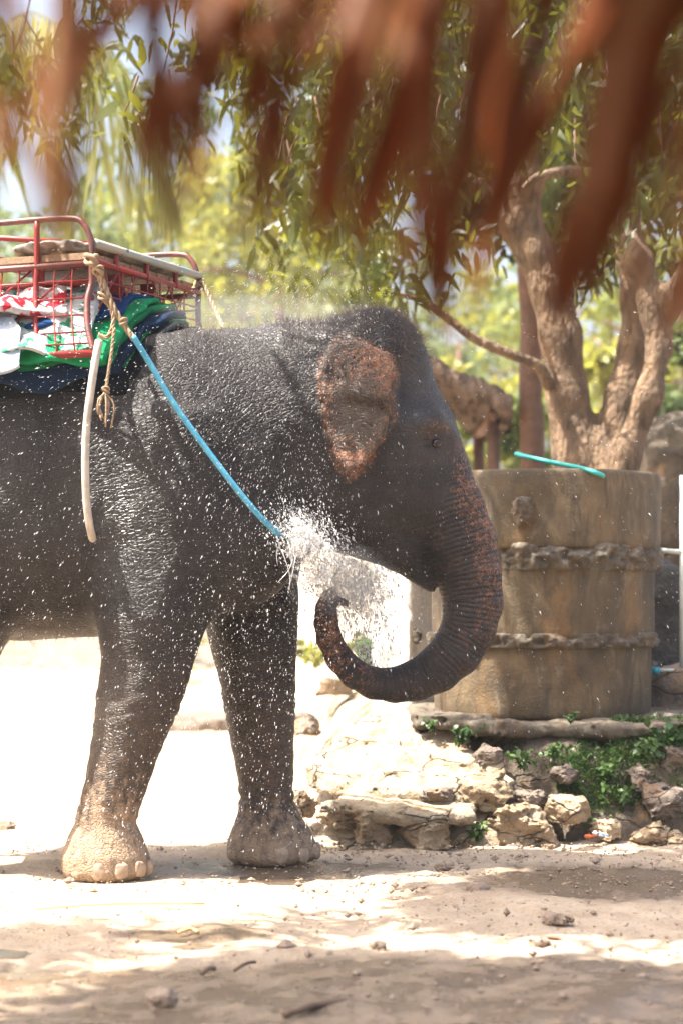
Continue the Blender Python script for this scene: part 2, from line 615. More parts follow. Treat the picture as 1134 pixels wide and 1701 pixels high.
M['soil'] = rock_material('dark_soil', (0.075, 0.055, 0.038), (0.14, 0.105, 0.07), (0.03, 0.024, 0.016), 0.5)
M['skin'] = skin_material()
M['sand'] = simple('pale_sand', (0.46, 0.39, 0.30), (0.58, 0.51, 0.42), 4, 0.9, 0.8, 30, 0.03)
M['dark_wall'] = simple('recess_shade_wall', (0.012, 0.011, 0.010), (0.035, 0.030, 0.025), 6, 0.7, 0.8, 30, 0.02)  # near-black colour stands in for the shade of the recess beside the tank
M['nail'] = simple('nail', (0.26, 0.18, 0.12), (0.40, 0.29, 0.20), 40, 0.55)
M['eye'] = simple('eye', (0.02, 0.010, 0.006), (0.03, 0.015, 0.008), 20, 0.08)
M['hairm'] = simple('bristle', (0.10, 0.075, 0.055), (0.20, 0.15, 0.115), 20, 0.45)
M['red'] = simple('red_paint', (0.30, 0.022, 0.016), (0.17, 0.018, 0.014), 14, 0.45, 0.4, 60)
M['rust'] = simple('worn_metal', (0.07, 0.038, 0.032), (0.17, 0.035, 0.025), 16, 0.45, 0.5, 60)
M['bluegrey'] = simple('weathered_tube', (0.30, 0.38, 0.38), (0.42, 0.36, 0.28), 12, 0.6)
M['wood'] = simple('seat_wood', (0.20, 0.12, 0.065), (0.34, 0.23, 0.14), 10, 0.7, 0.6, 40, stretch=(8, 1.5, 8))
M['pad'] = simple('weathered_pad', (0.36, 0.33, 0.29), (0.10, 0.085, 0.07), 16, 0.8, 0.8, 30, 0.012)
M['rope'] = simple('rope_fibre', (0.24, 0.165, 0.095), (0.40, 0.29, 0.18), 60, 0.85, 0.8, 160)
M['bluetube'] = simple('blue_hose', (0.045, 0.26, 0.42), (0.09, 0.36, 0.50), 30, 0.4, 0.5, 90)
M['whitetube'] = simple('white_hose', (0.60, 0.55, 0.48), (0.42, 0.37, 0.31), 18, 0.5, 0.3, 60)
M['teal'] = simple('teal_hose', (0.03, 0.38, 0.34), (0.06, 0.46, 0.42), 20, 0.4)
M['cyan'] = simple('cyan_plastic', (0.03, 0.33, 0.45), (0.05, 0.40, 0.5), 20, 0.35)
M['pipe'] = simple('pale_pipe', (0.62, 0.66, 0.60), (0.5, 0.53, 0.48), 12, 0.5)
M['bark'] = simple('bark', (0.30, 0.195, 0.115), (0.10, 0.064, 0.038), 9, 0.85, 1.0, 20, 0.07, 7, stretch=(1.6, 1.6, 0.6))
M['bark_dark'] = simple('dark_bark', (0.13, 0.07, 0.045), (0.20, 0.11, 0.075), 7, 0.85, 0.8, 20, 0.03)
M['leaf'] = leafmat('mango_leaf', (0.022, 0.042, 0.008), (0.075, 0.10, 0.018), 0.5, 0.36, 5.0, (0.30, 0.29, 0.02))
M['leaf_dark'] = leafmat('old_dark_leaf', (0.016, 0.034, 0.012), (0.045, 0.075, 0.02), 0.22, 0.4, 3.0)
M['leaf_far'] = leafmat('far_leaf', (0.06, 0.105, 0.03), (0.14, 0.18, 0.05), 0.5, 0.45, 1.2, (0.26, 0.30, 0.06))
M['leaf_yel'] = leafmat('yellow_green_leaf', (0.14, 0.18, 0.035), (0.26, 0.26, 0.05), 0.5, 0.45, 1.5, (0.45, 0.42, 0.07))
M['weed'] = leafmat('weed_leaf', (0.045, 0.10, 0.022), (0.09, 0.16, 0.035), 0.35, 0.45, 9.0)
M['palm_dry'] = leafmat('dry_palm', (0.18, 0.064, 0.017), (0.35, 0.135, 0.04), 0.6, 0.55, 7.0, (0.60, 0.21, 0.04))
M['palm_tan'] = leafmat('dry_palm_pale', (0.36, 0.15, 0.055), (0.48, 0.24, 0.095), 0.5, 0.5, 7.0, (0.6, 0.26, 0.09))
M['thatch'] = simple('thatch', (0.10, 0.062, 0.042), (0.30, 0.215, 0.16), 7, 0.9, 1.0, 30, 0.05, 6, stretch=(1, 4, 1))
M['spray'] = water_material('spray_drop', 1.0)
M['splash'] = water_material('splash_water', 0.55, (0.95, 0.95, 0.94))
M['green_cloth'] = cloth('green_cloth', (0.008, 0.17, 0.065))
M['lime_cloth'] = cloth('light_green_cloth', (0.015, 0.31, 0.12))
M['blue_cloth'] = cloth('blue_cloth', (0.014, 0.06, 0.18))
M['navy_cloth'] = cloth('navy_cloth', (0.010, 0.026, 0.062))
M['black_cloth'] = cloth('black_cloth', (0.010, 0.012, 0.016))
M['flower_cloth'] = cloth('flowered_cloth', (0.62, 0.55, 0.55), (0.5, 0.45, 0.47), (0.5, 0.03, 0.05))
M['white_cloth'] = cloth('white_cloth', (0.55, 0.60, 0.60), (0.42, 0.46, 0.48), (0.05, 0.26, 0.14))
M['paleblue_cloth'] = cloth('pale_blue_cloth', (0.38, 0.47, 0.58), (0.5, 0.55, 0.6))
M['orange'] = simple('orange_plastic', (0.6, 0.13, 0.03), (0.5, 0.1, 0.03), 20, 0.4)
M['white'] = simple('white_plastic', (0.7, 0.7, 0.68), (0.6, 0.6, 0.6), 20, 0.4)
M['stick'] = simple('dry_stick', (0.10, 0.065, 0.04), (0.17, 0.11, 0.07), 20, 0.8)
M['straw'] = simple('straw', (0.50, 0.30, 0.11), (0.58, 0.38, 0.17), 20, 0.7)
M['dryleaf'] = leafmat('dry_leaf', (0.24, 0.11, 0.045), (0.36, 0.19, 0.08), 0.2, 0.6, 20.0)
M['mudm'] = simple('mud', (0.20, 0.145, 0.10), (0.30, 0.22, 0.16), 20, 0.6, 0.8, 50, 0.02)

# ------------------------------------------------------------------ ground, bank
LEFT_X = -0.45


def bank_h(x, y):
    wl = 1 - sstep(0.62, 0.95, x)
    n = fbm(x * 3.1, y * 3.1, 0 * x, 3, 3) * 0.06
    y0 = 10.38 * wl + 10.55 * (1 - wl) + n
    y1 = 11.25 * wl + 10.98 * (1 - wl) + n
    t = np.clip((y - y0) / (y1 - y0), 0, 1)
    return 0.56 * (t ** (0.9 * wl + 0.7 * (1 - wl))) * sstep(LEFT_X + 0.12 * fbm(x * 2.2, y * 2.2, 0 * x, 3, 77), 0.30 + 0.2 * fbm(x * 1.5, y * 1.5, 0 * x, 2, 78), x) * (1 - sstep(6, 9, x)) * (1 - sstep(17, 24, y))


def build_ground():
    xs = np.unique(np.concatenate((np.linspace(-300, -8, 22), np.linspace(-8, -3, 26), np.arange(-3, 3.001, 0.035), np.linspace(3, 8, 26), np.linspace(8, 300, 22))))
    ys = np.unique(np.concatenate((np.linspace(-12, 4, 14), np.arange(4, 12.001, 0.035), np.linspace(12, 25, 70), np.linspace(25, 60, 30), np.linspace(60, 600, 14))))
    X, Y = np.meshgrid(xs, ys, indexing='ij')
    near = sstep(22, 12, np.hypot(X, Y))
    Z = (fbm(X * 0.7, Y * 0.7, 0 * X, 3, 5) * 0.022 + fbm(X * 4, Y * 4, 0 * X, 3, 9) * 0.014 + np.abs(fbm(X * 11, Y * 11, 0 * X, 2, 4)) * 0.010) * near
    for fx, fy, r in ((-0.99, 9.2, 0.26), (-0.30, 9.75, 0.27)):
        d = np.hypot(X - fx, Y - fy)
        Z = Z * sstep(r * 0.6, r * 1.7, d) - 0.012 * sstep(r * 1.5, r * 0.7, d)
    V = np.stack((X, Y, Z), -1).reshape(-1, 3)
    nx, ny = X.shape
    a = (np.arange(nx - 1)[:, None] * ny + np.arange(ny - 1)[None]).ravel()
    Q = np.stack((a, a + ny, a + ny + 1, a + 1), 1)
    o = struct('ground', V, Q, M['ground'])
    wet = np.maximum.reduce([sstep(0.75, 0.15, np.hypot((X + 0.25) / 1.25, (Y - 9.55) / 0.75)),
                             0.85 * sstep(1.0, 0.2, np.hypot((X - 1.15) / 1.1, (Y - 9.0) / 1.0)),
                             0.62 * sstep(7.4, 6.9, Y), 0.7 * sstep(0.6, 0.1, np.hypot((X + 0.5) / 1.1, (Y - 7.6) / 0.5))])  # damp; right patch and near strip also put shade into the earth colour
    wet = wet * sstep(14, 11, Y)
    pud = np.zeros_like(X)
    for (a_, b_, rx, ry) in ((455, 1458, 0.26, 0.17), (560, 1452, 0.20, 0.10), (60, 1612, 0.20, 0.16), (-20, 1580, 0.25, 0.12), (345, 1664, 0.10, 0.07), (95, 1690, 0.22, 0.06), (330, 1568, 0.12, 0.05)):
        d_ = HC * F / (b_ - HY)
        x_ = (a_ - CX) / F * d_
        pud = np.maximum(pud, 1 - np.hypot((X - x_) / rx, (Y - d_) / ry) + 0.35 * fbm(X * 6, Y * 6, 0 * X, 3, 55))
    pud = sstep(0.15, 0.5, pud) * (Y < 12)
    V[:, 2] -= (pud * (Z * 0.7 + 0.006)).ravel()
    o.data.vertices.foreach_set('co', V.astype(np.float32).ravel())
    at = o.data.attributes.new('puddle', 'FLOAT', 'POINT')
    at.data.foreach_set('value', pud.ravel().astype(np.float32))
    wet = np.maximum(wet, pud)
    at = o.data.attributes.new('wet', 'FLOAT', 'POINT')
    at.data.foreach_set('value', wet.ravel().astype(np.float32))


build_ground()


def build_bank():
    xs = np.unique(np.concatenate((np.arange(-0.55, 2.4, 0.022), np.linspace(2.4, 9.3, 30))))
    ys = np.unique(np.concatenate((np.arange(10.2, 11.6, 0.018), np.linspace(11.6, 25, 40))))
    X, Y = np.meshgrid(xs, ys, indexing='ij')
    Z = bank_h(X, Y)
    act = sstep(0.0, 0.12, Z)
    Z = Z + act * (fbm(X * 7, Y * 7, Z * 5, 4, 21) * 0.028) - 0.03 * (1 - act)
    V = np.stack((X, Y, Z), -1).reshape(-1, 3)
    nx, ny = X.shape
    a = (np.arange(nx - 1)[:, None] * ny + np.arange(ny - 1)[None]).ravel()
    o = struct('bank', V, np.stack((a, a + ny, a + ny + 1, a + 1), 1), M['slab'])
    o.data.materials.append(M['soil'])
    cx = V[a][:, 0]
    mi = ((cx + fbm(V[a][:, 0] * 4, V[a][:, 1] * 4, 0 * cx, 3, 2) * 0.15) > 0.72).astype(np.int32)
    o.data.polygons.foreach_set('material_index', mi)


build_bank()

# ------------------------------------------------------------------ the water tank of three concrete rings
TC = np.array((1.078, 11.62))


def ring(z0, z1, rad, amp, seed, th=0.065, cap=True, bulge=0.0, rows=26, seg=220, fr=6.0):
    """thick ring as a swept profile with a rough outer face"""
    A = np.linspace(0, 2 * np.pi, seg, endpoint=False)
    zz = np.linspace(z0, z1, rows)
    prof = []
    for z in zz:
        t = (z - z0) / (z1 - z0)
        ca, sa = np.cos(A), np.sin(A)
        n = fbm(ca * rad * fr, sa * rad * fr, np.full(seg, z * fr), 4, seed)
        edge = 0.012 * (math.exp(-t / 0.04) + math.exp(-(1 - t) / 0.04))
        r = rad + n * amp - edge + bulge * math.sin(math.pi * t) ** 0.7 * (0.75 + 0.8 * n)
        prof.append((r, np.full(seg, z)))
    prof.append((np.full(seg, rad - th), np.full(seg, z1)))
    prof.append((np.full(seg, rad - th), np.full(seg, z0)))
    V = np.concatenate([np.stack((TC[0] + r * np.cos(A), TC[1] + r * np.sin(A), z), 1) for r, z in prof])
    m = len(prof)
    i, k = np.meshgrid(np.arange(m), np.arange(seg), indexing='ij')
    i2, k2 = (i + 1) % m, (k + 1) % seg
    Q = np.stack((i * seg + k, i * seg + k2, i2 * seg + k2, i2 * seg + k), -1).reshape(-1, 4)
    return V, Q


tank = thing('water_tank', 'tall round water tank of three stained brown concrete rings behind the trunk', 'water tank', (TC[0], TC[1], 0.56))
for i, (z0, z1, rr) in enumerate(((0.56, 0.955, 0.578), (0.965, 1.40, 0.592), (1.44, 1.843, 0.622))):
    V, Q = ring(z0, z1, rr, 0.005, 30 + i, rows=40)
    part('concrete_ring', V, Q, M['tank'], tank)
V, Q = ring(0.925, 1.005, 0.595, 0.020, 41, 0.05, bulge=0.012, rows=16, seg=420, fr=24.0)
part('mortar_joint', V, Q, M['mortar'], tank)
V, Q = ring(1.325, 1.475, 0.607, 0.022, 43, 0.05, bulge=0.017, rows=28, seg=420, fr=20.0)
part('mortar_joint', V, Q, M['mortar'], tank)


def blob(c, r, amp, seed, h, fr=9.0, n=2.0, rot=None, cuts=0):
    """a rough lump -> V, Q"""
    r = np.asarray(r, float)
    m = r.max() * 1.5
    X, Y, Z = grid((-m, -m, -m), (m, m, m), h)
    Xr, Yr, Zr = X, Y, Z
    if rot is not None:
        c0, s0 = math.cos(rot), math.sin(rot)
        Xr, Yr = X * c0 + Y * s0, -X * s0 + Y * c0
    f = ellip(Xr, Yr, Zr, (0, 0, 0), r, n)
    lr = random.Random(seed)
    for _ in range(cuts):
        d = np.array((lr.uniform(-1, 1), lr.uniform(-1, 1), lr.uniform(-0.6, 1)))
        d /= np.linalg.norm(d)
        off = float(np.sqrt(((d * r) ** 2).sum())) * lr.uniform(0.68, 0.9)
        f = np.maximum(f, Xr * d[0] + Yr * d[1] + Zr * d[2] - off)
    nz = fbm(X * fr + seed, Y * fr, Z * fr, 5, seed)
    f = f + (nz * 0.75 + np.abs(fbm(X * fr * 1.7, Y * fr * 1.7, Z * fr * 3.4 + seed, 3, seed + 1)) * 0.8 - 0.3) * amp
    V, Q = surfnet(f.astype(np.float32), (-m, -m, -m), h)
    return V + np.asarray(c, float), Q


c = P(868, 848, 11.02)
V, Q = blob(c, (0.055, 0.05, 0.085), 0.022, 5, 0.009, 26)
part('plug', V, Q, M['mortar'], tank, label='rough round mortar plug on the top ring')

# invented pale block left of the tank, turned sunward to brighten the gap
blk = thing('added_pillar', 'invented pale concrete pillar brightening the gap seen through the curl of the trunk', 'pillar', (0.36, 12.6, 0.4))
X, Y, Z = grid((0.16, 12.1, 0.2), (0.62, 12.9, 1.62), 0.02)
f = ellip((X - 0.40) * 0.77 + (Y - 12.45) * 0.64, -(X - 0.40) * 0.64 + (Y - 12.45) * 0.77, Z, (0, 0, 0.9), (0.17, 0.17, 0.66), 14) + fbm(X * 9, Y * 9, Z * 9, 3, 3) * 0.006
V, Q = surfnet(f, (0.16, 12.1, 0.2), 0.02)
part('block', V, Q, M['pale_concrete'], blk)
V, Q = blob(P(690, 1055, 12.25), (0.03, 0.03, 0.05), 0.012, 8, 0.008, 30)
part('lump', V, Q, M['mortar'], blk)
V, Q = blob(P(684, 1010, 12.27), (0.022, 0.02, 0.03), 0.01, 9, 0.007, 30)
part('lump', V, Q, M['mortar'], blk)


# ------------------------------------------------------------------ ledge, slabs, rocks
def slab(name, pts, z_fn, thick, amp, seed, mat, h=0.016, fr=7.0, rnd=0.0):
    """stone plate: plan polygon (x, y), sloping top z_fn(x, y), rough all over"""
    p = np.asarray(pts, float)
    zt = [z_fn(a, b) for a, b in p]
    lo = (p[:, 0].min() - 0.1, p[:, 1].min() - 0.1, min(zt) - thick - 0.1)
    hi = (p[:, 0].max() + 0.1, p[:, 1].max() + 0.1, max(zt) + 0.12)
    X, Y, Z = grid(lo, hi, h)
    X2, Y2 = X[:, :, 0], Y[:, :, 0]
    d2 = poly2d(X2 + 0 * Y2, Y2 + 0 * X2, p)[:, :, None]
    top = z_fn(X2, Y2)[:, :, None]
    g = np.maximum(Z - top, top - thick - Z)
    f = smin(-d2, -g, 0.03) * -1
    n = fbm(X * fr, Y * fr, Z * fr, 4, seed)
    st = fbm(X * 4, Y * 4, Z * 30, 3, seed + 3)
    rg = np.abs(fbm(X * fr * 1.3, Y * fr * 1.3, Z * fr * 2 + seed, 4, seed + 5))
    f = f + n * amp + st * amp * 0.8 + sstep(0.10, 0.0, rg) * amp * 1.1
    return surfnet(f.astype(np.float32), lo, h)


V, Q = slab('ledge', [(0.36, 10.93), (0.62, 10.88), (0.80, 10.80), (1.1, 10.86), (1.5, 10.84), (2.3, 10.88), (3.0, 10.9), (3.0, 12.6), (0.36, 12.5)],
            lambda x, y: 0.575 + 0.02 * np.sin(x * 4) + 0 * y, 0.085, 0.02, 60, M['mortar'], 0.02, 6)
tag(part('concrete_ledge', V, Q, M['mortar']), 'rough broken concrete ledge running under the round water tank', 'ledge')

slabs = [
    ('pale cracked stone slab sloping up to the ledge below the trunk', [P(505, 1270, 10.9)[:2], (0.05, 10.52), (0.42, 10.56), (0.50, 11.05), (0.1, 11.2)], lambda x, y: 0.21 + (y - 10.5) * 0.42 + x * 0.10, 0.10, 61),
    ('upper pale slab split by a long crack beside the weeds', [(0.10, 10.50), (0.42, 10.44), (0.78, 10.46), (0.86, 10.60), (0.66, 10.95), (0.44, 11.1)], lambda x, y: 0.235 + (y - 10.45) * 0.44 + 0.02 * x, 0.11, 62),
    ('long low mossy edged slab lying just right of the far forefoot', [(-0.10, 10.42), (0.16, 10.33), (0.42, 10.26), (0.62, 10.30), (0.66, 10.42), (0.44, 10.55), (0.05, 10.60)], lambda x, y: 0.17 + (y - 10.3) * 0.33, 0.075, 63),
]
for lab, pts, fn, th, sd in slabs:
    V, Q = slab('stone_slab', pts, fn, th, 0.02, sd, M['slab'])
    tag(part('stone_slab', V, Q, M['slab']), lab, 'stone slab', 'stone slabs on the bank')

rocks = [  # px, py, depth, half sizes (m), turn, material, label
    (622, 1372, 10.42, (0.105, 0.09, 0.075), 0.2, 'rock', 'pale squared stone under the low slab nearest the far forefoot'),
    (700, 1382, 10.36, (0.125, 0.10, 0.075), -0.15, 'rock', 'wide pale stone block under the right end of the low slab'),
    (566, 1352, 10.5, (0.10, 0.09, 0.055), 0.5, 'rock', 'low pale stone half buried under the left end of the low slab'),
    (503, 1335, 10.62, (0.065, 0.07, 0.06), 0.1, 'rock', 'small pale stone touching the edge of the far forefoot'),
    (770, 1397, 10.36, (0.045, 0.045, 0.042), 0.4, 'rock', 'small round brown stone between two block stones'),
    (871, 1377, 10.40, (0.155, 0.11, 0.115), 0.12, 'rock', 'biggest orange brown boulder at the foot of the weeds'),
    (806, 1305, 10.52, (0.14, 0.11, 0.08), -0.1, 'rock', 'orange tinted stone at the tip of the upper slab'),
    (942, 1345, 10.46, (0.12, 0.09, 0.06), -0.25, 'rock', 'flat tan stone resting behind the biggest boulder'),
    (1083, 1392, 10.40, (0.10, 0.09, 0.07), 0.3, 'rock', 'tan lumpy stone at the right foot of the bank'),
    (1008, 1378, 10.42, (0.085, 0.07, 0.045), 0.0, 'rock', 'low tan stone beside the bits of litter'),
    (1122, 1400, 10.36, (0.06, 0.06, 0.05), 0.7, 'rock', 'stone cut by the right edge at the foot of the bank'),
    (852, 1412, 10.28, (0.055, 0.04, 0.03), 0.2, 'rock_dark', 'small grey stone in front of the biggest boulder'),
    (905, 1412, 10.33, (0.06, 0.04, 0.03), 0.9, 'rock', 'thin tan chip lying right of the small grey stone'),
    (880, 1330, 10.56, (0.09, 0.08, 0.05), 0.4, 'rock_dark', 'dark stone wedged above the biggest boulder'),
    (730, 1325, 10.5, (0.09, 0.09, 0.05), 0.1, 'rock_dark', 'dark stone in the gap between the two slabs'),
    (808, 1255, 10.72, (0.06, 0.07, 0.05), 0.3, 'rock_dark', 'dark grey stone under the left end of the ledge'),
    (935, 1285, 10.66, (0.07, 0.06, 0.045), 0.3, 'rock_dark', 'greyish stone bedded among the weeds below the tank'),
    (1100, 1330, 10.6, (0.12, 0.09, 0.09), 0.5, 'rock_dark', 'dark brown stone in the bank at the right edge'),
    (1060, 1290, 10.68, (0.08, 0.07, 0.06), 1.0, 'rock_dark', 'dark stone bedded high in the bank below the ledge'),
    (1130, 1255, 10.75, (0.10, 0.08, 0.08), 0.1, 'rock_dark', 'dark stone tucked under the right end of the ledge'),
    (852, 1370, 10.52, (0.075, 0.06, 0.07), 0.6, 'rock_dark', 'shadowed stone behind the left side of the biggest boulder'),
    (510, 1205, 13.2, (0.085, 0.09, 0.055), 0.1, 'rock_dark', 'brown stone on the pale ground right of the far foreleg'),
    (555, 1140, 16.0, (0.15, 0.12, 0.06), 0.1, 'rock', 'pale stone heap beyond the lowest bend of the trunk'),
    (8, 1378, 10.9, (0.075, 0.08, 0.05), 0.3, 'rock_dark', 'brown mud clod at the left edge behind the near forefoot'),
]
for i, (px, py, d, s, a, mt, lab) in enumerate(rocks):
    V, Q = blob(P(px, py, d), s, min(s) * 0.34, 70 + i, max(s) / 20, 1.25 / max(s), 5.0, a, cuts=10)
    tag(part('rock', V, Q, M[mt], smooth=True), lab, 'rock', 'stones along the bank')

# gravel: nobody could count it
gv, gf = [], []
bv = np.array([(1, 0, 0), (-1, 0, 0), (0, 1, 0), (0, -1, 0), (0, 0, 1), (0, 0, -1)], float)
bf = np.array([(0, 2, 4), (2, 1, 4), (1, 3, 4), (3, 0, 4), (2, 0, 5), (1, 2, 5), (3, 1, 5), (0, 3, 5)])
ng = 3600
gx = rng.uniform(-2.0, 2.0, ng)
gy = np.where(rng.random(ng) < 0.6, rng.uniform(5.8, 10.6, ng), rng.uniform(8.6, 10.5, ng))
gx = np.where(rng.random(ng) < 0.45, rng.uniform(-0.2, 2.0, ng), gx)
gs = rng.gamma(1.6, 0.0022, ng) + 0.0015
S = gs[:, None, None] * rng.uniform(0.6, 1.3, (ng, 1, 3)) * np.array((1.2, 1.2, 0.8))
Vg = bv[None] * S + rng.normal(0, 0.12, (ng, 6, 3)) * gs[:, None, None]
Vg[:, :, 0] += gx[:, None]
Vg[:, :, 1] += gy[:, None]
Vg[:, :, 2] += (gs * 0.3 + 0.008)[:, None]
Qg = (np.arange(ng)[:, None, None] * 6 + bf[None]).reshape(-1, 3)
tag(part('gravel', Vg.reshape(-1, 3), Qg, M['mudm'], smooth=False), 'scattered small gravel and mud crumbs on the earth', 'gravel', kind='stuff')

# ------------------------------------------------------------------ elephant
EY = 9.58            # centre plane of the body


def xw(px, Y=EY):
    return (np.asarray(px, float) - CX) / F * Y


def zw(py, Y=EY):
    return HC + (HY - np.asarray(py, float)) / F * Y


TX = xw([-205, -170, -120, -60, 0, 100, 200, 300, 360, 420, 480, 540])
TT = zw([770, 655, 598, 570, 557, 547, 542, 547, 548, 552, 556, 585])
TB = zw([890, 990, 1040, 1060, 1064, 1062, 1055, 1030, 1010, 965, 905, 850])
TW = np.array([.20, .40, .50, .55, .58, .585, .57, .54, .50, .45, .37, .28])


def torso_at(x):
    t, b = np.interp(x, TX, TT), np.interp(x, TX, TB)
    return (t + b) / 2, (t - b) / 2, np.interp(x, TX, TW)


def leg_field(X, Y, Z, tab, Yc, kz=1.0):
    """tab rows: (py, left px, right px[, y shift]); lofted upright limb"""
    tab = np.asarray(tab, float)
    z = zw(tab[:, 0], Yc)[::-1]
    cxs = (xw(tab[:, 1], Yc) + xw(tab[:, 2], Yc))[::-1] / 2
    rx = (xw(tab[:, 2], Yc) - xw(tab[:, 1], Yc))[::-1] / 2
    zz = np.clip(Z, z[0], z[-1])
    c, r = np.interp(zz, z, cxs), np.interp(zz, z, rx)
    ry = np.minimum(r * 1.0, 0.235)
    f = (np.sqrt(((X - c) / r) ** 2 + ((Y - Yc) / ry) ** 2) - 1) * np.minimum(r, ry)
    dz = np.maximum(z[0] - Z, Z - z[-1])
    return smin(-f, -dz, 0.05) * -1


NEAR = [(690, 185, 380), (760, 165, 400), (850, 155, 405), (930, 154, 385), (1000, 157, 352), (1045, 163, 338), (1090, 170, 325), (1130, 168, 313), (1190, 159, 291), (1250, 149, 267),
        (1300, 141, 248), (1340, 133, 231), (1365, 126, 224), (1390, 113, 236), (1420, 103, 250), (1445, 104, 254), (1460, 110, 250)]
FAR = [(860, 320, 500), (930, 325, 500), (970, 330, 494), (1010, 335, 497), (1060, 346, 497), (1130, 365, 492), (1200, 378, 488), (1260, 387, 487), (1320, 399, 485),
       (1348, 395, 495), (1375, 384, 514), (1400, 378, 526), (1420, 377, 529), (1433, 382, 525)]
HNEAR = [(700, -190, -20), (800, -195, 2), (900, -190, 15), (1000, -175, 14), (1070, -150, 6), (1150, -145, -20), (1250, -150, -45), (1330, -158, -55), (1390, -172, -50), (1430, -178, -45), (1457, -172, -48)]
HFAR = [(a, b + 70, c + 30) for a, b, c in HNEAR if a < 1440]
HFAR = [(a * 0.985 + 8, b - 40, c - 30) for a, b, c in HFAR]

HEADY = 9.5
S = HEADY / F


def hp(px, py, r=0, dy=0.0):
    return (float(xw(px, HEADY)), HEADY + dy, float(zw(py, HEADY)), r * S)


TRUNK = [hp(700, 722, 52), hp(722, 785, 54), hp(745, 850, 59), hp(762, 900, 60), hp(777, 950, 55), hp(784, 1000, 49), hp(777, 1045, 44), hp(755, 1084, 41),
         hp(725, 1113, 38), hp(690, 1130, 34), hp(655, 1138, 29), hp(620, 1135, 26), hp(588, 1120, 24), hp(563, 1094, 22), hp(547, 1062, 20), hp(541, 1035, 18),
         hp(541, 1010, 16), hp(546, 992, 12.5), hp(556, 975, 4.5)]


def head_field(X, Y, Z):
    skull = ellip(X, Y, Z, hp(610, 630)[:3], (94 * S, 0.27, 106 * S), 2.15)
    for s in (-1, 1):   # twin domes
        skull = smin(skull, ellip(X, Y, Z, hp(628, 594, 0, s * 0.12)[:3], (62 * S, 0.15, 72 * S)), 0.08)
    cheek = ellip(X, Y, Z, hp(632, 765)[:3], (112 * S, 0.30, 140 * S), 2.1)
    f = smin(skull, cheek, 0.14)
    f = smin(f, ellip(X, Y, Z, hp(668, 690)[:3], (46 * S, 0.20, 110 * S)), 0.10)
    for s in (-1, 1):   # temple hollow, brow and cheekbone
        f = -smin(-f, ellip(X, Y, Z, hp(688, 640, 0, s * 0.33)[:3], (34 * S, 0.10, 55 * S)), 0.09)
        f = smin(f, cone_chain(X, Y, Z, [hp(690, 712, 13, s * 0.225), hp(716, 704, 13, s * 0.185), hp(735, 728, 10, s * 0.13)], 0.03), 0.05)
        f = -smin(-f, ellip(X, Y, Z, hp(722, 741, 0, s * 0.245)[:3], (24 * S, 0.07, 17 * S)), 0.035)
    return f


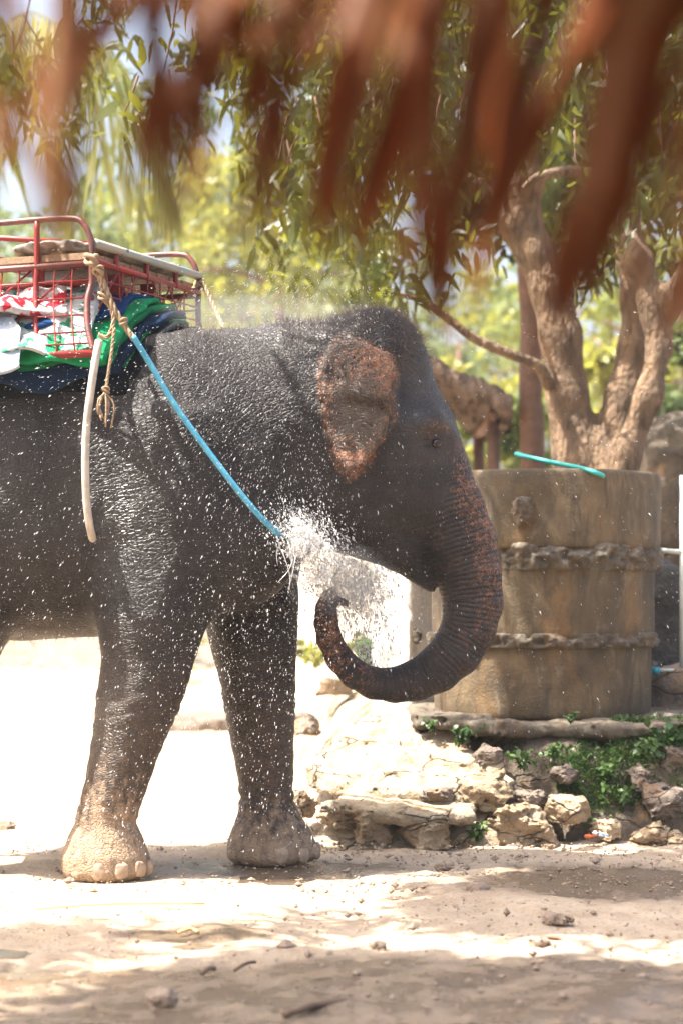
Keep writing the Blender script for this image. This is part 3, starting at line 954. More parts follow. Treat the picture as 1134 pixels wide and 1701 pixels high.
def build_elephant():
    h = 0.0135
    lo, hi = (-2.12, 8.93, -0.03), (0.80, 10.23, 2.50)
    X, Y, Z = grid(lo, hi, h)
    zc, hh, ww = torso_at(X)
    f = ((np.abs((Y - EY) / ww) ** 2.2 + np.abs((Z - zc) / hh) ** 2.2) ** (1 / 2.2) - 1) * np.minimum(ww, hh)
    ox = np.maximum(np.maximum(TX[0] - X, X - TX[-1]), 0)
    f = np.where(ox > 0, np.sqrt(np.maximum(f, 0) ** 2 + ox ** 2), f)
    f = smin(f, ellip(X, Y, Z, (float(xw(505)), EY - 0.03, float(zw(715))), (150 * S, 0.36, 165 * S), 2.1), 0.16)     # neck
    # shoulder blade mass and the crease behind it
    f = smin(f, ellip(X, Y, Z, (float(xw(285, 9.2)), 9.27, float(zw(800, 9.2))), (125 * S, 0.23, 225 * S), 2.0), 0.09)
    f = smin(f, ellip(X, Y, Z, (float(xw(400, 9.3)), 9.42, float(zw(880, 9.3))), (105 * S, 0.30, 125 * S), 2.0), 0.14)
    for tab, Yc, k in ((NEAR, 9.24, 0.07), (FAR, 9.79, 0.07), (HNEAR, 9.26, 0.12), (HFAR, 9.88, 0.12)):
        f = smin(f, leg_field(X, Y, Z, tab, Yc), k)
    hd = head_field(X, Y, Z)
    tr = cone_chain(X, Y, Z, TRUNK, 0.02)
    tr = np.minimum(tr, cone_chain(X, Y, Z, [hp(544, 1004, 12), hp(558, 997, 9), hp(574, 1000, 6), hp(576, 1006, 4)]))
    jaw = cone_chain(X, Y, Z, [hp(560, 815, 92), hp(620, 855, 70), hp(665, 905, 42), hp(694, 942, 23), hp(711, 966, 11), hp(717, 979, 5)], 0.05)
    hd = smin(hd, tr, 0.085 * sstep(930, 860, 0) + 0.055)
    kx = 0.012 + 0.10 * sstep(float(xw(690, HEADY)), float(xw(610, HEADY)), X)
    hd = smin(hd, jaw, kx)
    for s in (-1, 1):
        ex, ey, ez = hp(719, 742, 0, s * 0.188)[:3]
        rr_ = np.sqrt((X - ex) ** 2 + ((Z - ez) * 1.25) ** 2 + 0 * Y)
        msk = np.exp(-(rr_ / 0.085) ** 2) * ((Y - HEADY) * s > 0)
        hd = hd - msk * (np.sin(rr_ * 300 + 2 * vnoise(X * 14, Y * 14, Z * 14, 9)) * 0.0032)
        hd = hd - 0.010 * np.exp(-((rr_ - 0.030) / 0.010) ** 2) * ((Y - HEADY) * s > 0)
    f = smin(f, hd, 0.13 * sstep(0.62, 0.30, X) * sstep(1.15, 1.35, Z) + 0.004)
    # ears: thin flaps that follow the head
    ear = [(545, 582), (566, 560), (596, 566), (626, 580), (650, 596), (660, 622), (652, 652), (655, 690), (643, 716), (622, 748), (602, 778), (579, 793), (562, 772), (548, 735), (539, 690), (533, 640), (531, 605)]
    earw = [(float(xw(a, 9.14)), float(zw(b, 9.14))) for a, b in ear]
    ix = slice(int((xw(500, 9.14) - lo[0]) / h), int((xw(700, 9.14) - lo[0]) / h))
    iz = slice(int((zw(840, 9.14) - lo[2]) / h), int((zw(520, 9.14) - lo[2]) / h))
    Xe, Ze = X[ix], Z[:, :, iz]
    base = f[ix, :, iz].copy()
    d2 = poly2d(Xe[:, :, 0] + 0 * Ze[:, 0, :], Ze[:, 0, :] + 0 * Xe[:, :, 0], earw)[:, None, :]
    free = sstep(float(xw(545, 9.14)), float(xw(650, 9.14)), Xe + 0 * Ze)
    wav = fbm(Xe * 8, 0 * Xe + 1.3, Ze * 5, 3, 12)
    lap = sstep(float(zw(640, 9.14)), float(zw(615, 9.14)), Ze + 0.25 * (Xe + 0.33))
    off = 0.016 + 0.125 * free ** 1.2 + 0.030 * wav + 0.030 * lap * sstep(float(xw(548, 9.14)), float(xw(585, 9.14)), Xe + 0 * Ze) + 0.025 * sstep(float(zw(700, 9.14)), float(zw(790, 9.14)), Ze)
    th = 0.013 + 0.020 * np.exp(-np.abs(d2) / 0.022) * (0.35 + 0.65 * free)
    for s in (-1, 1):
        side = np.where((Y - HEADY) * s > 0.02, 0.0, 1.0)
        e = np.abs(base - off) - th + side * 0.2
        e = -smin(-e, -(d2 + 0.022 * wav + 0.006 * vnoise(Xe * 30, 0 * Xe, Ze * 30, 5)), 0.022)
        f[ix, :, iz] = smin(f[ix, :, iz], e.astype(np.float32), 0.016)
    # tail
    f = smin(f, cone_chain(X, Y, Z, [(-2.02, EY, 1.75, .05), (-2.07, EY, 1.5, .035), (-2.06, EY, 1.0, .022), (-2.05, EY, 0.75, .03), (-2.05, EY, 0.62, .01)]), 0.06)
    # soft folds of skin
    f = f + fbm(X * 5, Y * 5, Z * 5, 2, 90) * 0.006
    fold = np.sin(60 * (X * 0.45 + Z + 0.03 * vnoise(X * 6, Y * 6, Z * 6, 4)))
    f = f + fold * 0.0014 * sstep(1.0, 0.5, Z)
    wx = X + 0.05 * vnoise(X * 4, Y * 4, Z * 4, 61)
    wz = Z + 0.05 * vnoise(X * 4, Y * 4, Z * 4, 62)
    sag = np.abs(np.sin(34 * (wx * 0.95 - wz * 0.30))) ** 0.6
    f = f - sag * 0.011 * np.exp(-((X - float(xw(168, 9.1))) / 0.07) ** 2 - ((Z - float(zw(960, 9.1))) / 0.30) ** 2)
    f = f - np.abs(np.sin(30 * (wz + 0.5 * wx))) ** 0.6 * 0.011 * np.exp(-((X - float(xw(515))) / 0.13) ** 2 - ((Z - float(zw(720))) / 0.28) ** 2)
    f = f - np.abs(np.sin(45 * (wz - 0.2 * wx))) ** 0.6 * 0.010 * np.exp(-((Z - 0.72) / 0.12) ** 2) * (X > -1.3) * (X < -0.1)
    f = f - np.abs(np.sin(70 * (wz + 0.1 * wx))) ** 0.6 * 0.010 * np.exp(-((Z - 0.28) / 0.08) ** 2)
    f = f + np.sin(85 * Z + 8 * X) * 0.004 * np.exp(-((Z - 0.27) / 0.07) ** 2) * sstep(-0.7, -0.5, X)
    V, Q = surfnet(f.astype(np.float32), lo, h)
    ele = thing('elephant', 'dark wet elephant curling its trunk to spray water on its chest, seen from the side', 'elephant', (-0.8, EY, 0))
    b = part('body', V, Q, M['skin'], ele)
    me = b.data
    x, y, z = V.T
    # attributes read by the skin material
    tp = np.array([t[:3] for t in TRUNK])
    best = np.full(len(V), 9.0)
    ts = np.zeros(len(V))
    acc = 0.0
    tot = np.linalg.norm(np.diff(tp, axis=0), axis=1).sum()
    for a, c in zip(tp[:-1], tp[1:]):
        d = c - a
        L = np.linalg.norm(d)
        t = np.clip((V - a) @ d / L ** 2, 0, 1)
        dd = np.linalg.norm(V - a - t[:, None] * d, axis=1)
        m = dd < best
        best[m] = dd[m]
        ts[m] = acc + t[m] * L
        acc += L
    ontr = sstep(0.20, 0.17, best) * sstep(0.12, 0.3, ts)
    ppx = CX + x / y * F
    ppy = HY - (z - HC) / y * F
    front = sstep(0.02, 0.10, x - np.interp(ts, np.concatenate(([0], np.cumsum(np.linalg.norm(np.diff(tp, axis=0), axis=1)))), tp[:, 0]) + 0.02)
    pink = ontr * (0.12 + 0.62 * front * sstep(1.15, 0.35, ts)) * sstep(0.08, 0.2, ts)
    pink = np.maximum(pink, ontr * sstep(1.25, 1.75, ts) * 0.62)
    pink = np.maximum(pink, 0.62 * np.exp(-(((ppx - 765) / 16) ** 2 + ((ppy - 785) / 45) ** 2)) * (y < 9.6))
    pink = np.maximum(pink, 0.42 * np.exp(-(((ppx - 728) / 26) ** 2 + ((ppy - 714) / 11) ** 2)))
    epx = (ppx > 526) & (ppx < 664) & (ppy > 550) & (ppy < 800)
    de = poly2d(x * 9.14 / y, HC + (z - HC) * 9.14 / y, earw)
    on = (de < 0.02) & epx & (np.abs(y - HEADY) > 0.2)
    pe = 0.19 + 0.36 * np.exp(-np.abs(de) / 0.03) + 0.72 * np.exp(-(((ppx - 622) / 38) ** 2 + ((ppy - 605) / 32) ** 2)) + 0.55 * np.exp(-(((ppx - 582) / 26) ** 2 + ((ppy - 762) / 26) ** 2)) + 0.3 * np.exp(-(((ppx - 545) / 12) ** 2 + ((ppy - 650) / 50) ** 2)) - 0.25 * np.exp(-(((ppx - 600) / 40) ** 2 + ((ppy - 680) / 40) ** 2))
    pink = np.where(on, np.maximum(pink, pe), pink)
    brown = 0.85 * sstep(1.15, 0.35, z) * (z > 0) + 0.5 * sstep(1.15, 0.98, z) * sstep(-0.95, -1.15, x) + 0.25 * (np.abs(ppx - 700) < 60) * (np.abs(ppy - 735) < 40)
    brown = np.clip(brown, 0, 1) * (1 - ontr)
    brown = np.where(on, 0.5, brown)
    mud = np.where(x < -0.62, sstep(0.60, 0.02, z) * 1.05, sstep(0.42, 0.0, z) * 0.95)
    wetn = np.maximum.reduce([np.exp(-(((ppx - a) / c) ** 2 + ((ppy - b) / d) ** 2)) for a, b, c, d in ((545, 570, 60, 40), (190, 665, 28, 30), (200, 860, 40, 110), (170, 1190, 30, 60), (480, 560, 60, 25), (690, 640, 25, 60))]) * (y < 9.7)
    for nm, v in (('wetness', wetn), ('pink', pink), ('brown', brown), ('mud', mud), ('trunk_s', ts), ('trunk_w', ontr)):
        at = me.attributes.new(nm, 'FLOAT', 'POINT')
        at.data.foreach_set('value', v.astype(np.float32))
    # eyes
    for s in (-1, 1):
        v, q = blob(hp(720, 742, 0, s * 0.192)[:3], (0.026, 0.022, 0.021), 0.0, 1, 0.006)
        part('eye', v, q, M['eye'], ele)
    # toenails
    for fx, fy, rx, ry, angs in ((-0.995, 9.24, 0.192, 0.192, (-10, -38, -66, -96, -128)), (-0.305, 9.79, 0.205, 0.205, (10, -18, -46, -78)), (-1.70, 9.26, 0.16, 0.16, (-20, -60, -100))):
        for an in angs:
            a = R(an)
            c = np.array((fx + (rx - 0.006) * math.cos(a), fy + (ry - 0.006) * math.sin(a), 0.040))
            v, q = blob(c, (0.030, 0.014, 0.036), 0.003, int(an) + 200, 0.0055, 30, 2.6, a + math.pi / 2)
            part('toenail', v, q, M['nail'], ele)
    # sparse bristles: crown of the head, nape, chin, belly
    nrm = np.zeros(len(V) * 3, np.float32)
    me.vertices.foreach_get('normal', nrm)
    nrm = nrm.reshape(-1, 3)
    wgt = 3.2 * sstep(640, 540, ppy) * (ppx > 470) * (ppx < 720) + 0.5 * (ppx > 300) * (ppx < 500) * (ppy < 600) + 0.5 * (ppx > 555) * (ppx < 720) * (ppy > 860) * (ppy < 985) + 0.35 * (z > 0.98) * (z < 1.08) * (x < -1.05) + 0.10
    wgt = wgt * (ontr < 0.3) * (z > 0.25) * (~on)
    idx = rng.choice(len(V), 10000, p=wgt / wgt.sum())
    L = rng.uniform(0.015, 0.05, len(idx)) * np.where(ppy[idx] < 700, 1.25, 0.8)
    D = nrm[idx] + 0.45 * rng.normal(size=(len(idx), 3)) + np.array((0, 0, -0.1))
    D /= np.linalg.norm(D, axis=1)[:, None]
    Sd = np.cross(D, rnd_unit(len(idx)))
    Sd /= np.linalg.norm(Sd, axis=1)[:, None]
    B = V[idx]
    HV = np.stack((B - Sd * 0.0008, B + Sd * 0.0008, B + D * L[:, None]), 1).reshape(-1, 3)
    part('bristles', HV, np.arange(len(HV)).reshape(-1, 3), M['hairm'], ele, kind='stuff')
    return ele


build_elephant()


# ------------------------------------------------------------------ saddle cloths
def over_back(x, th, off):
    """point over the back at length x and angle th from the ridge (negative = near side)"""
    zc, hh, ww = torso_at(x)
    e = 2 / 2.2
    s, c = np.sin(th), np.cos(th)
    yy = ww * np.sign(s) * np.abs(s) ** e
    zz = hh * np.sign(c) * np.abs(c) ** e
    n = np.stack((0 * yy, s, c), -1)
    p = np.stack((x + 0 * yy, EY + yy, zc + zz), -1)
    return p + n * np.asarray(off)[..., None]


def draped(x0, ridge_px, hem_px, th0, th1, off, thick, seed, wav=0.012):
    """thick cloth over the back; its front edge runs from ridge_px (at the ridge) to hem_px (at the hem)"""
    nu, nv = 46, 40
    th = np.linspace(th0, th1, nu)[:, None]
    tt = np.abs(th) / max(abs(th0), 1e-6)
    xr, xh = float(xw(ridge_px)), float(xw(hem_px, 9.1))
    x1 = xr + (xh - xr) * np.clip(tt, 0, 1) ** 1.2
    x1 = x1 + 0.022 * fbm(th * 5 + seed, 0 * th, 0 * th, 3, seed + 2)
    v = np.linspace(0, 1, nv)[None]
    x = x0 + (x1 - x0) * v
    thh = th + 0 * v
    n = fbm(x * 5, thh * 4, 0 * x + seed, 3, seed)
    hem = np.clip((tt - 0.75) / 0.25, 0, 1)
    o = off + wav * n + 0.02 * hem * np.sin(x * 22 + seed) * 0.8
    thh = thh + 0.05 * fbm(x * 4 + seed, 0 * x, 0 * x, 2, seed + 4) * hem * np.sign(thh)
    A = over_back(x, thh, o)
    B = over_back(x, thh, o + thick)
    V = np.concatenate((A.reshape(-1, 3), B.reshape(-1, 3)))
    m = nu * nv
    Q = []
    for i in range(nu - 1):
        for k in range(nv - 1):
            a = i * nv + k
            Q.append((a, a + nv, a + nv + 1, a + 1))
            Q.append((m + a, m + a + 1, m + a + nv + 1, m + a + nv))
    for i in range(nu - 1):
        for k in (0, nv - 1):
            a = i * nv + k
            q = (a, m + a, m + a + nv, a + nv)
            Q.append(q if k == 0 else q[::-1])
    for k in range(nv - 1):
        for i in (0, nu - 1):
            a = i * nv + k
            q = (a, a + 1, m + a + 1, m + a)
            Q.append(q if i == 0 else q[::-1])
    return V, np.array(Q)


XB = -1.62
clths = [('black_cloth', 316, 226, -1.09, 0.006, 0.020, 'lowest black blanket hanging furthest down the flank'),
         ('green_cloth', 313, 206, -0.92, 0.028, 0.012, 'thin dark green blanket edge just above the black one'),
         ('navy_cloth', 306, 198, -1.04, 0.042, 0.028, 'thick navy blanket folded between two green ones'),
         ('green_cloth', 290, 188, -1.00, 0.072, 0.024, 'bright green blanket with a wavy hem above the navy one'),
         ('lime_cloth', 272, 182, -0.94, 0.098, 0.018, 'lighter green blanket near the top of the stack'),
         ('blue_cloth', 252, 180, -0.70, 0.118, 0.024, 'blue blanket on top of the stack under the red frame')]
for i, (mt, rp, hpx, th, off, tk, lab) in enumerate(clths):
    V, Q = draped(XB, rp, hpx, th, 0.95, off, tk, 5 + i)
    tag(part('saddle_blanket', V, Q, M[mt]), lab, 'blanket', 'blankets folded under the saddle frame')

for mt, rp, hpx, t0, t1, off, tk, sd, wv, nm, lab in (
        ('white_cloth', 175, 160, -0.93, -0.25, 0.150, 0.016, 31, 0.030, 'patterned_cloth', 'white and green patterned cloth folded inside the red basket'),
        ('flower_cloth', 120, 105, -0.72, -0.20, 0.195, 0.030, 33, 0.045, 'flowered_cloth', 'white cloth with red flowers crumpled inside the red basket'),
        ('paleblue_cloth', 40, 42, -1.02, -0.60, 0.168, 0.014, 35, 0.030, 'pale_cloth', 'pale blue cloth corner hanging out at the lower left of the basket')):
    V, Q = draped(XB, rp, hpx, t0, t1, off, tk, sd, wv)
    tag(part(nm, V, Q, M[mt]), lab, 'cloth')

# ------------------------------------------------------------------ the red saddle frame
N0 = np.array((-1.041, 9.05, 0.0))
FWD = np.array((0.927, -0.374, 0.0))
EDG = np.array((0.374, 0.927, 0.0)) * 1.02
ZB, ZS, ZT, ZR = 2.19, 2.578, 2.665, 2.775


def H(a, b, z, out=0.0, fo=0.0):
    p = N0 - FWD * (a - fo) + EDG * b - (EDG / 1.02) * out
    return np.array((p[0], p[1], z))


how = thing('howdah', 'red metal basket saddle with wooden bench tied on the back of the elephant', 'saddle', tuple(H(0.35, 0.5, 2.2)))


def hb(name, pts, r, m='red', seg=8):
    V, Fc = tube(pts, r, seg)
    part(name, V, Fc, M[m], how)


for b, o in ((0.0, 1), (1.0, -1)):
    hb('arm_rail', spline([H(0.95, b, ZR - 0.004), H(0.5, b, ZR), H(0.12, b, ZR), H(0.035, b, ZR - 0.035), H(0.0, b, ZR - 0.12), H(0.0, b, ZS)], 30), 0.0135, 'rust')
    hb('corner_post', spline([H(0.0, b, ZS + 0.01), H(0.0, b, 2.50), H(0.0, b, 2.42, 0.03 * o, -0.005), H(0, b, 2.30, 0.07 * o, 0.02), H(0, b, ZB, 0.10 * o, 0.065)], 20), 0.014, 'rust')
    for a in (0.262, 0.56, 0.86):
        hb('post', spline([H(a, b, ZR), H(a, b, ZS), H(a, b, 2.45, 0.01 * o), H(a, b, 2.30, 0.06 * o, 0.03), H(a, b, ZB + 0.01, 0.10 * o, 0.065)], 20), 0.0125)
    hb('seat_rail', [H(0.98, b, ZS), H(-0.01, b, ZS)], 0.014, 'rust')
    hb('bottom_bar', [H(0.98, b, ZB, 0.10 * o, 0.07), H(-0.01, b, ZB, 0.10 * o, 0.07)], 0.016)
    hb('middle_bar', [H(0.5, b + 0.10 * o, 2.30), H(0.0, b + 0.10 * o, 2.31)], 0.016)
    for a in (0.09, 0.175, 0.345, 0.43, 0.51, 0.64, 0.74):
        hb('mesh_rod', spline([H(a, b, ZS), H(a, b, 2.45, 0.012 * o), H(a, b, 2.32, 0.06 * o, 0.03), H(a, b, ZB, 0.10 * o, 0.067)], 12), 0.0042, 'red', 6)
    for z, ou, fo in ((2.51, 0.004, 0.0), (2.435, 0.018, 0.005), (2.36, 0.045, 0.02), (2.285, 0.072, 0.035), (2.235, 0.09, 0.055)):
        hb('mesh_rod', [H(0.95, b, z, ou * o, fo), H(0.0, b, z, ou * o, fo)], 0.0042, 'red', 6)
    for a in (0.08, 0.30, 0.55):
        hb('cross_rod', [H(a, b, ZS - 0.01, -0.02 * o), H(a + 0.2, b, 2.42, 0.0)], 0.0045, 'red', 6)
    V, Fc = box(H(0.62, b, 2.29, 0.12 * o, 0.05), (0.025, 0.012, 0.22), np.array(Matrix.Rotation(R(-22), 3, 'Z')) @ np.array(Matrix.Rotation(R(20), 3, 'Y')))
    part('foot_plate', V, Fc, M['red'], how)
# front and back sides
hb('front_rail', [H(0, 0, ZS + 0.012), H(0, 1, ZS + 0.012)], 0.0145)
hb('back_rail', [H(0.95, 0, ZR), H(0.95, 1, ZR)], 0.0145)
hb('front_tube', [H(-0.01, 0.01, ZT), H(-0.01, 0.99, ZT)], 0.019, 'bluegrey')
hb('inner_rail', [H(0.90, 0.06, ZR), H(0.05, 0.2, ZR - 0.085)], 0.0125)
for b in (0.20, 0.48, 0.76):
    hb('short_post', [H(-0.006, b, ZS), H(-0.006, b, ZT)], 0.011)
for b in (0.12, 0.24, 0.36, 0.5, 0.62, 0.74, 0.86):
    hb('mesh_rod', spline([H(0, b, ZS), H(0, b, 2.48), H(0, b, 2.40, 0, 0.02)], 8), 0.0042, 'red', 6)
for z in (2.52, 2.46):
    hb('mesh_rod', [H(0, 0.02, z), H(0, 0.98, z)], 0.0042, 'red', 6)
for b in (0.06, 0.22, 0.55, 0.70):
    hb('cross_rod', [H(0, b, ZS), H(0, b + 0.17, 2.40)], 0.0045, 'red', 6)
    hb('cross_rod', [H(0, b + 0.17, ZS), H(0, b, 2.40)], 0.0045, 'red', 6)
for b in (0.30, 0.60):
    pts = spline([H(0.05, b, ZS), H(0.05, b, 2.50), H(0.05, b - 0.02, 2.42), H(0.03, b - 0.10, 2.34)], 12)
    Vs = []
    for p in pts:
        for dx, dy in ((-0.035, -0.006), (0.035, -0.006), (0.035, 0.006), (-0.035, 0.006)):
            Vs.append(p + FWD * dx + EDG * dy)
    Fc = [(i * 4 + k, i * 4 + (k + 1) % 4, i * 4 + 4 + (k + 1) % 4, i * 4 + 4 + k) for i in range(len(pts) - 1) for k in range(4)]
    part('bent_leg', Vs, Fc + [(0, 1, 2, 3), tuple(range(len(Vs) - 4, len(Vs)))], M['red'], how, smooth=False)
for a, b in ((0.30, 0.08), (0.30, 0.42), (0.62, 0.25)):
    V, Fc = box(H(a, b, 2.46), (0.05, 0.014, 0.24))
    part('inner_post', V, Fc, M['red'], how, smooth=False)
for z in (2.52, 2.45):
    hb('inner_bar', [H(0.60, 0.10, z), H(0.05, 0.10, z)], 0.014)
# bench boards and the worn pad on them
ROT = np.stack((FWD, EDG / 1.02, (0, 0, 1)), 1)
for k in range(8):
    V, Fc = box(H(0.27, 0.07 + 0.123 * k, 2.615 + 0.003 * (k % 2)), (0.50, 0.117, 0.028), ROT)
    part('bench_board', V, Fc, M['wood'], how, smooth=False)
V0 = H(0.22, 0.5, 2.668)
X, Y, Z = grid((-0.32, -0.58, -0.08), (0.32, 0.58, 0.10), 0.011)
f = ellip(X, Y, Z, (0, 0, 0), (0.225, 0.50, 0.032), 6) + fbm(X * 12, Y * 12, Z * 12, 3, 5) * 0.004 + np.abs(fbm(X * 5, Y * 9, Z * 30, 3, 8)) * 0.006
V, Q = surfnet(f.astype(np.float32), (-0.32, -0.58, -0.08), 0.011)
part('bench_pad', V @ ROT.T + V0, Q, M['pad'], how)


# ------------------------------------------------------------------ ropes, straps
def rope_twist(pts, r, n=90):
    """three strand rope -> V, F"""
    r *= 0.78
    c = spline(pts, n)
    T = np.gradient(c, axis=0)
    T /= np.linalg.norm(T, axis=1)[:, None]
    ref = np.array((0.3, 1.0, 0.2))
    u = np.cross(T, ref)
    u /= np.linalg.norm(u, axis=1)[:, None]
    v = np.cross(T, u)
    s = np.concatenate(([0], np.cumsum(np.linalg.norm(np.diff(c, axis=0), axis=1))))
    out = []
    for k in range(3):
        a = s / (r * 9) * 2 * np.pi + k * 2 * np.pi / 3
        out.append(tube(c + (u * np.cos(a)[:, None] + v * np.sin(a)[:, None]) * r * 0.5, r * 0.58, 5))
    return join(out)


def knot(p, r, seed):
    r *= 0.72
    a = np.linspace(0, 2 * np.pi * 2.2, 34)
    pts = np.stack((np.cos(a) * r, np.sin(a) * r * 0.8, np.sin(a * 0.7 + seed) * r * 0.9), 1) + p
    return tube(pts, r * 0.42, 6)


rp = thing('saddle_rope', 'tan knotted rope hanging from the front corner of the red saddle with a frayed tassel', 'rope', P(155, 440, 8.98))
V, Fc = rope_twist([P(150, 425, 9.02), P(160, 445, 8.97), P(172, 470, 8.96), P(186, 505, 8.95), P(203, 535, 8.95), P(222, 562, 8.94)], 0.016)
part('cord', V, Fc, M['rope'], rp)
V, Fc = rope_twist([P(160, 445, 8.96), P(170, 480, 8.96), P(172, 495, 8.95), P(186, 515, 8.95), P(188, 540, 8.94), P(178, 560, 8.93), P(164, 556, 8.93)], 0.012)
part('cord', V, Fc, M['rope'], rp)
V, Fc = rope_twist([P(190, 545, 8.93), P(185, 590, 8.91), P(180, 620, 8.90), P(176, 648, 8.89)], 0.009)
part('cord', V, Fc, M['rope'], rp)
for (px, py, r) in ((152, 432, 0.032), (163, 450, 0.026), (171, 492, 0.022), (205, 534, 0.019), (176, 648, 0.018)):
    V, Fc = knot(P(px, py, 8.95 if py < 600 else 8.89), r, px)
    part('knot', V, Fc, M['rope'], rp)
tas = []
for k in range(9):
    e = P(162 + k * 2.6 + rng.uniform(-2, 2), 690 + rng.uniform(-4, 22), 8.86 + rng.uniform(-0.02, 0.03))
    s0 = P(176 + rng.uniform(-3, 3), 652, 8.885)
    tas.append(tube(spline([s0, (s0 + e) / 2 + rng.normal(0, 0.008, 3) + np.array((0.006 * (k - 4), 0, 0)), e], 10), 0.0042, 5))
V, Fc = join(tas)
part('tassel', V, Fc, M['rope'], rp)
rp2 = thing('tie_rope', 'thin tan rope tied to the far front corner of the saddle', 'rope', P(333, 470, 9.98))
V, Fc = rope_twist([P(325, 480, 9.99), P(334, 468, 9.96), P(345, 488, 9.93), P(360, 520, 9.88), P(372, 546, 9.80)], 0.013)
part('cord', V, Fc, M['rope'], rp2)
V, Fc = knot(P(331, 470, 9.97), 0.026, 3)
part('knot', V, Fc, M['rope'], rp2)
V, Fc = rope_twist([P(331, 470, 9.96), P(318, 483, 9.93), P(313, 492, 9.92)], 0.012, 30)
part('cord', V, Fc, M['rope'], rp2)
bt = spline([P(221, 558, 8.94), P(250, 605, 8.955), P(290, 672, 8.965), P(340, 742, 8.975), P(390, 808, 8.98), P(430, 856, 9.0), P(464, 889, 9.06)], 60)
V, Fc = tube(bt, 0.0125, 10)
tag(part('blue_strap', V, Fc, M['bluetube']), 'blue hose covered strap running from the saddle down across the shoulder', 'strap')
wt = spline([P(165, 566, 8.92), P(160, 592, 8.90), P(151, 650, 8.89), P(144, 710, 8.895), P(142, 770, 8.90), P(144, 830, 8.92), P(149, 872, 8.96), P(155, 897, 9.06), P(162, 915, 9.25)], 60)
V, Fc = tube(wt, 0.0165, 10)
tag(part('white_girth', V, Fc, M['whitetube']), 'off white hose covered girth hanging behind the near foreleg', 'strap')

# ------------------------------------------------------------------ things beside the tank
V, Fc = tube(spline([P(856, 754, 11.25), P(880, 760, 11.15), P(925, 770, 11.08), P(965, 778, 11.04), P(996, 788, 11.02), P(1010, 800, 11.25)], 40), 0.0125, 8)
tag(part('teal_hose', V, Fc, M['teal']), 'short teal hose lying over the rim of the round water tank', 'hose')
pf = thing('pipe_frame', 'pale metal pipe frame standing against the right side of the water tank', 'pipe frame', P(1132, 1000, 12.0))
V, Fc = tube([P(1092, 914, 12.0), P(1131, 917, 12.0)], 0.014, 8)
part('crossbar', V, Fc, M['pipe'], pf)
V, Fc = tube([P(1132, 790, 12.0), P(1132, 1170, 12.0)], 0.014, 8)
part('upright', V, Fc, M['pipe'], pf)
V, Fc = tube([P(1131, 917, 12.0), P(1260, 922, 12.0)], 0.014, 8)
part('crossbar', V, Fc, M['pipe'], pf)
V, Fc = tube([P(1260, 790, 12.0), P(1260, 1170, 12.0)], 0.014, 8)
part('upright', V, Fc, M['pipe'], pf)


def rblock(name, lo, hi, mat, seed, amp=0.015, h=0.03, n=10, fr=5):
    lo, hi = np.asarray(lo, float), np.asarray(hi, float)
    c, r = (lo + hi) / 2, (hi - lo) / 2
    X, Y, Z = grid(lo - 0.12, hi + 0.12, h)
    f = ellip(X, Y, Z, c, r, n) + fbm(X * fr, Y * fr, Z * fr, 4, seed) * amp
    return surfnet(f.astype(np.float32), lo - 0.12, h)


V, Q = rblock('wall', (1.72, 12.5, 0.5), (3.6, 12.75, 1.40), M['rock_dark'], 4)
tag(part('stone_wall', V, Q, M['dark_wall']), 'wall coloured near black for the shaded recess to the right of the round water tank', 'wall')
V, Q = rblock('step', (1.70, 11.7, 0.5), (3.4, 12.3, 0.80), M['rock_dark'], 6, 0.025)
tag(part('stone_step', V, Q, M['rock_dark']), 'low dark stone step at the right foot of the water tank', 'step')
tp = thing('tap_pipe', 'short cyan plastic tap lying on the dark step right of the tank', 'tap', P(1100, 1113, 11.75))
V, Fc = tube([P(1082, 1114, 11.7), P(1094, 1113, 11.7)], 0.020, 8)
part('socket', V, Fc, M['cyan'], tp)
V, Fc = tube([P(1094, 1113, 11.7), P(1119, 1113, 11.7)], 0.008, 8)
part('spout', V, Fc, M['pipe'], tp)
V, Fc = tube([P(1091, 1112, 11.7), P(1091, 1106, 11.7)], 0.013, 8)
part('valve', V, Fc, M['mortar'], tp)
V, Q = blob(P(1150, 830, 16.3), (0.52, 0.6, 0.62), 0.09, 14, 0.05, 2.2, 2.6)
tag(part('boulder', V, Q, M['soil']), 'big grey brown boulder behind the water tank at the right edge', 'boulder')

# litter, sticks, clods
li = thing('litter', 'crumpled orange white and pale blue scrap of plastic between the stones', 'litter', P(985, 1390, 10.32))
for nm, px, py, mt, s, lb in (('scrap', 978, 1386, 'orange', (0.035, 0.02, 0.012), 'orange scrap'), ('scrap', 992, 1381, 'white', (0.03, 0.02, 0.014), 'white scrap'), ('scrap', 1001, 1384, 'paleblue_cloth', (0.028, 0.02, 0.013), 'pale blue scrap')):
    V, Q = blob(P(px, py + 3, 10.30), np.array(s) * 0.62, 0.009, px, 0.0035, 80)
    part(nm, V, Q, M[mt], li, label=lb)


def gp(px, py, z=0.012):
    d = (HC - z) * F / (py - HY)
    return P(px, py, d)


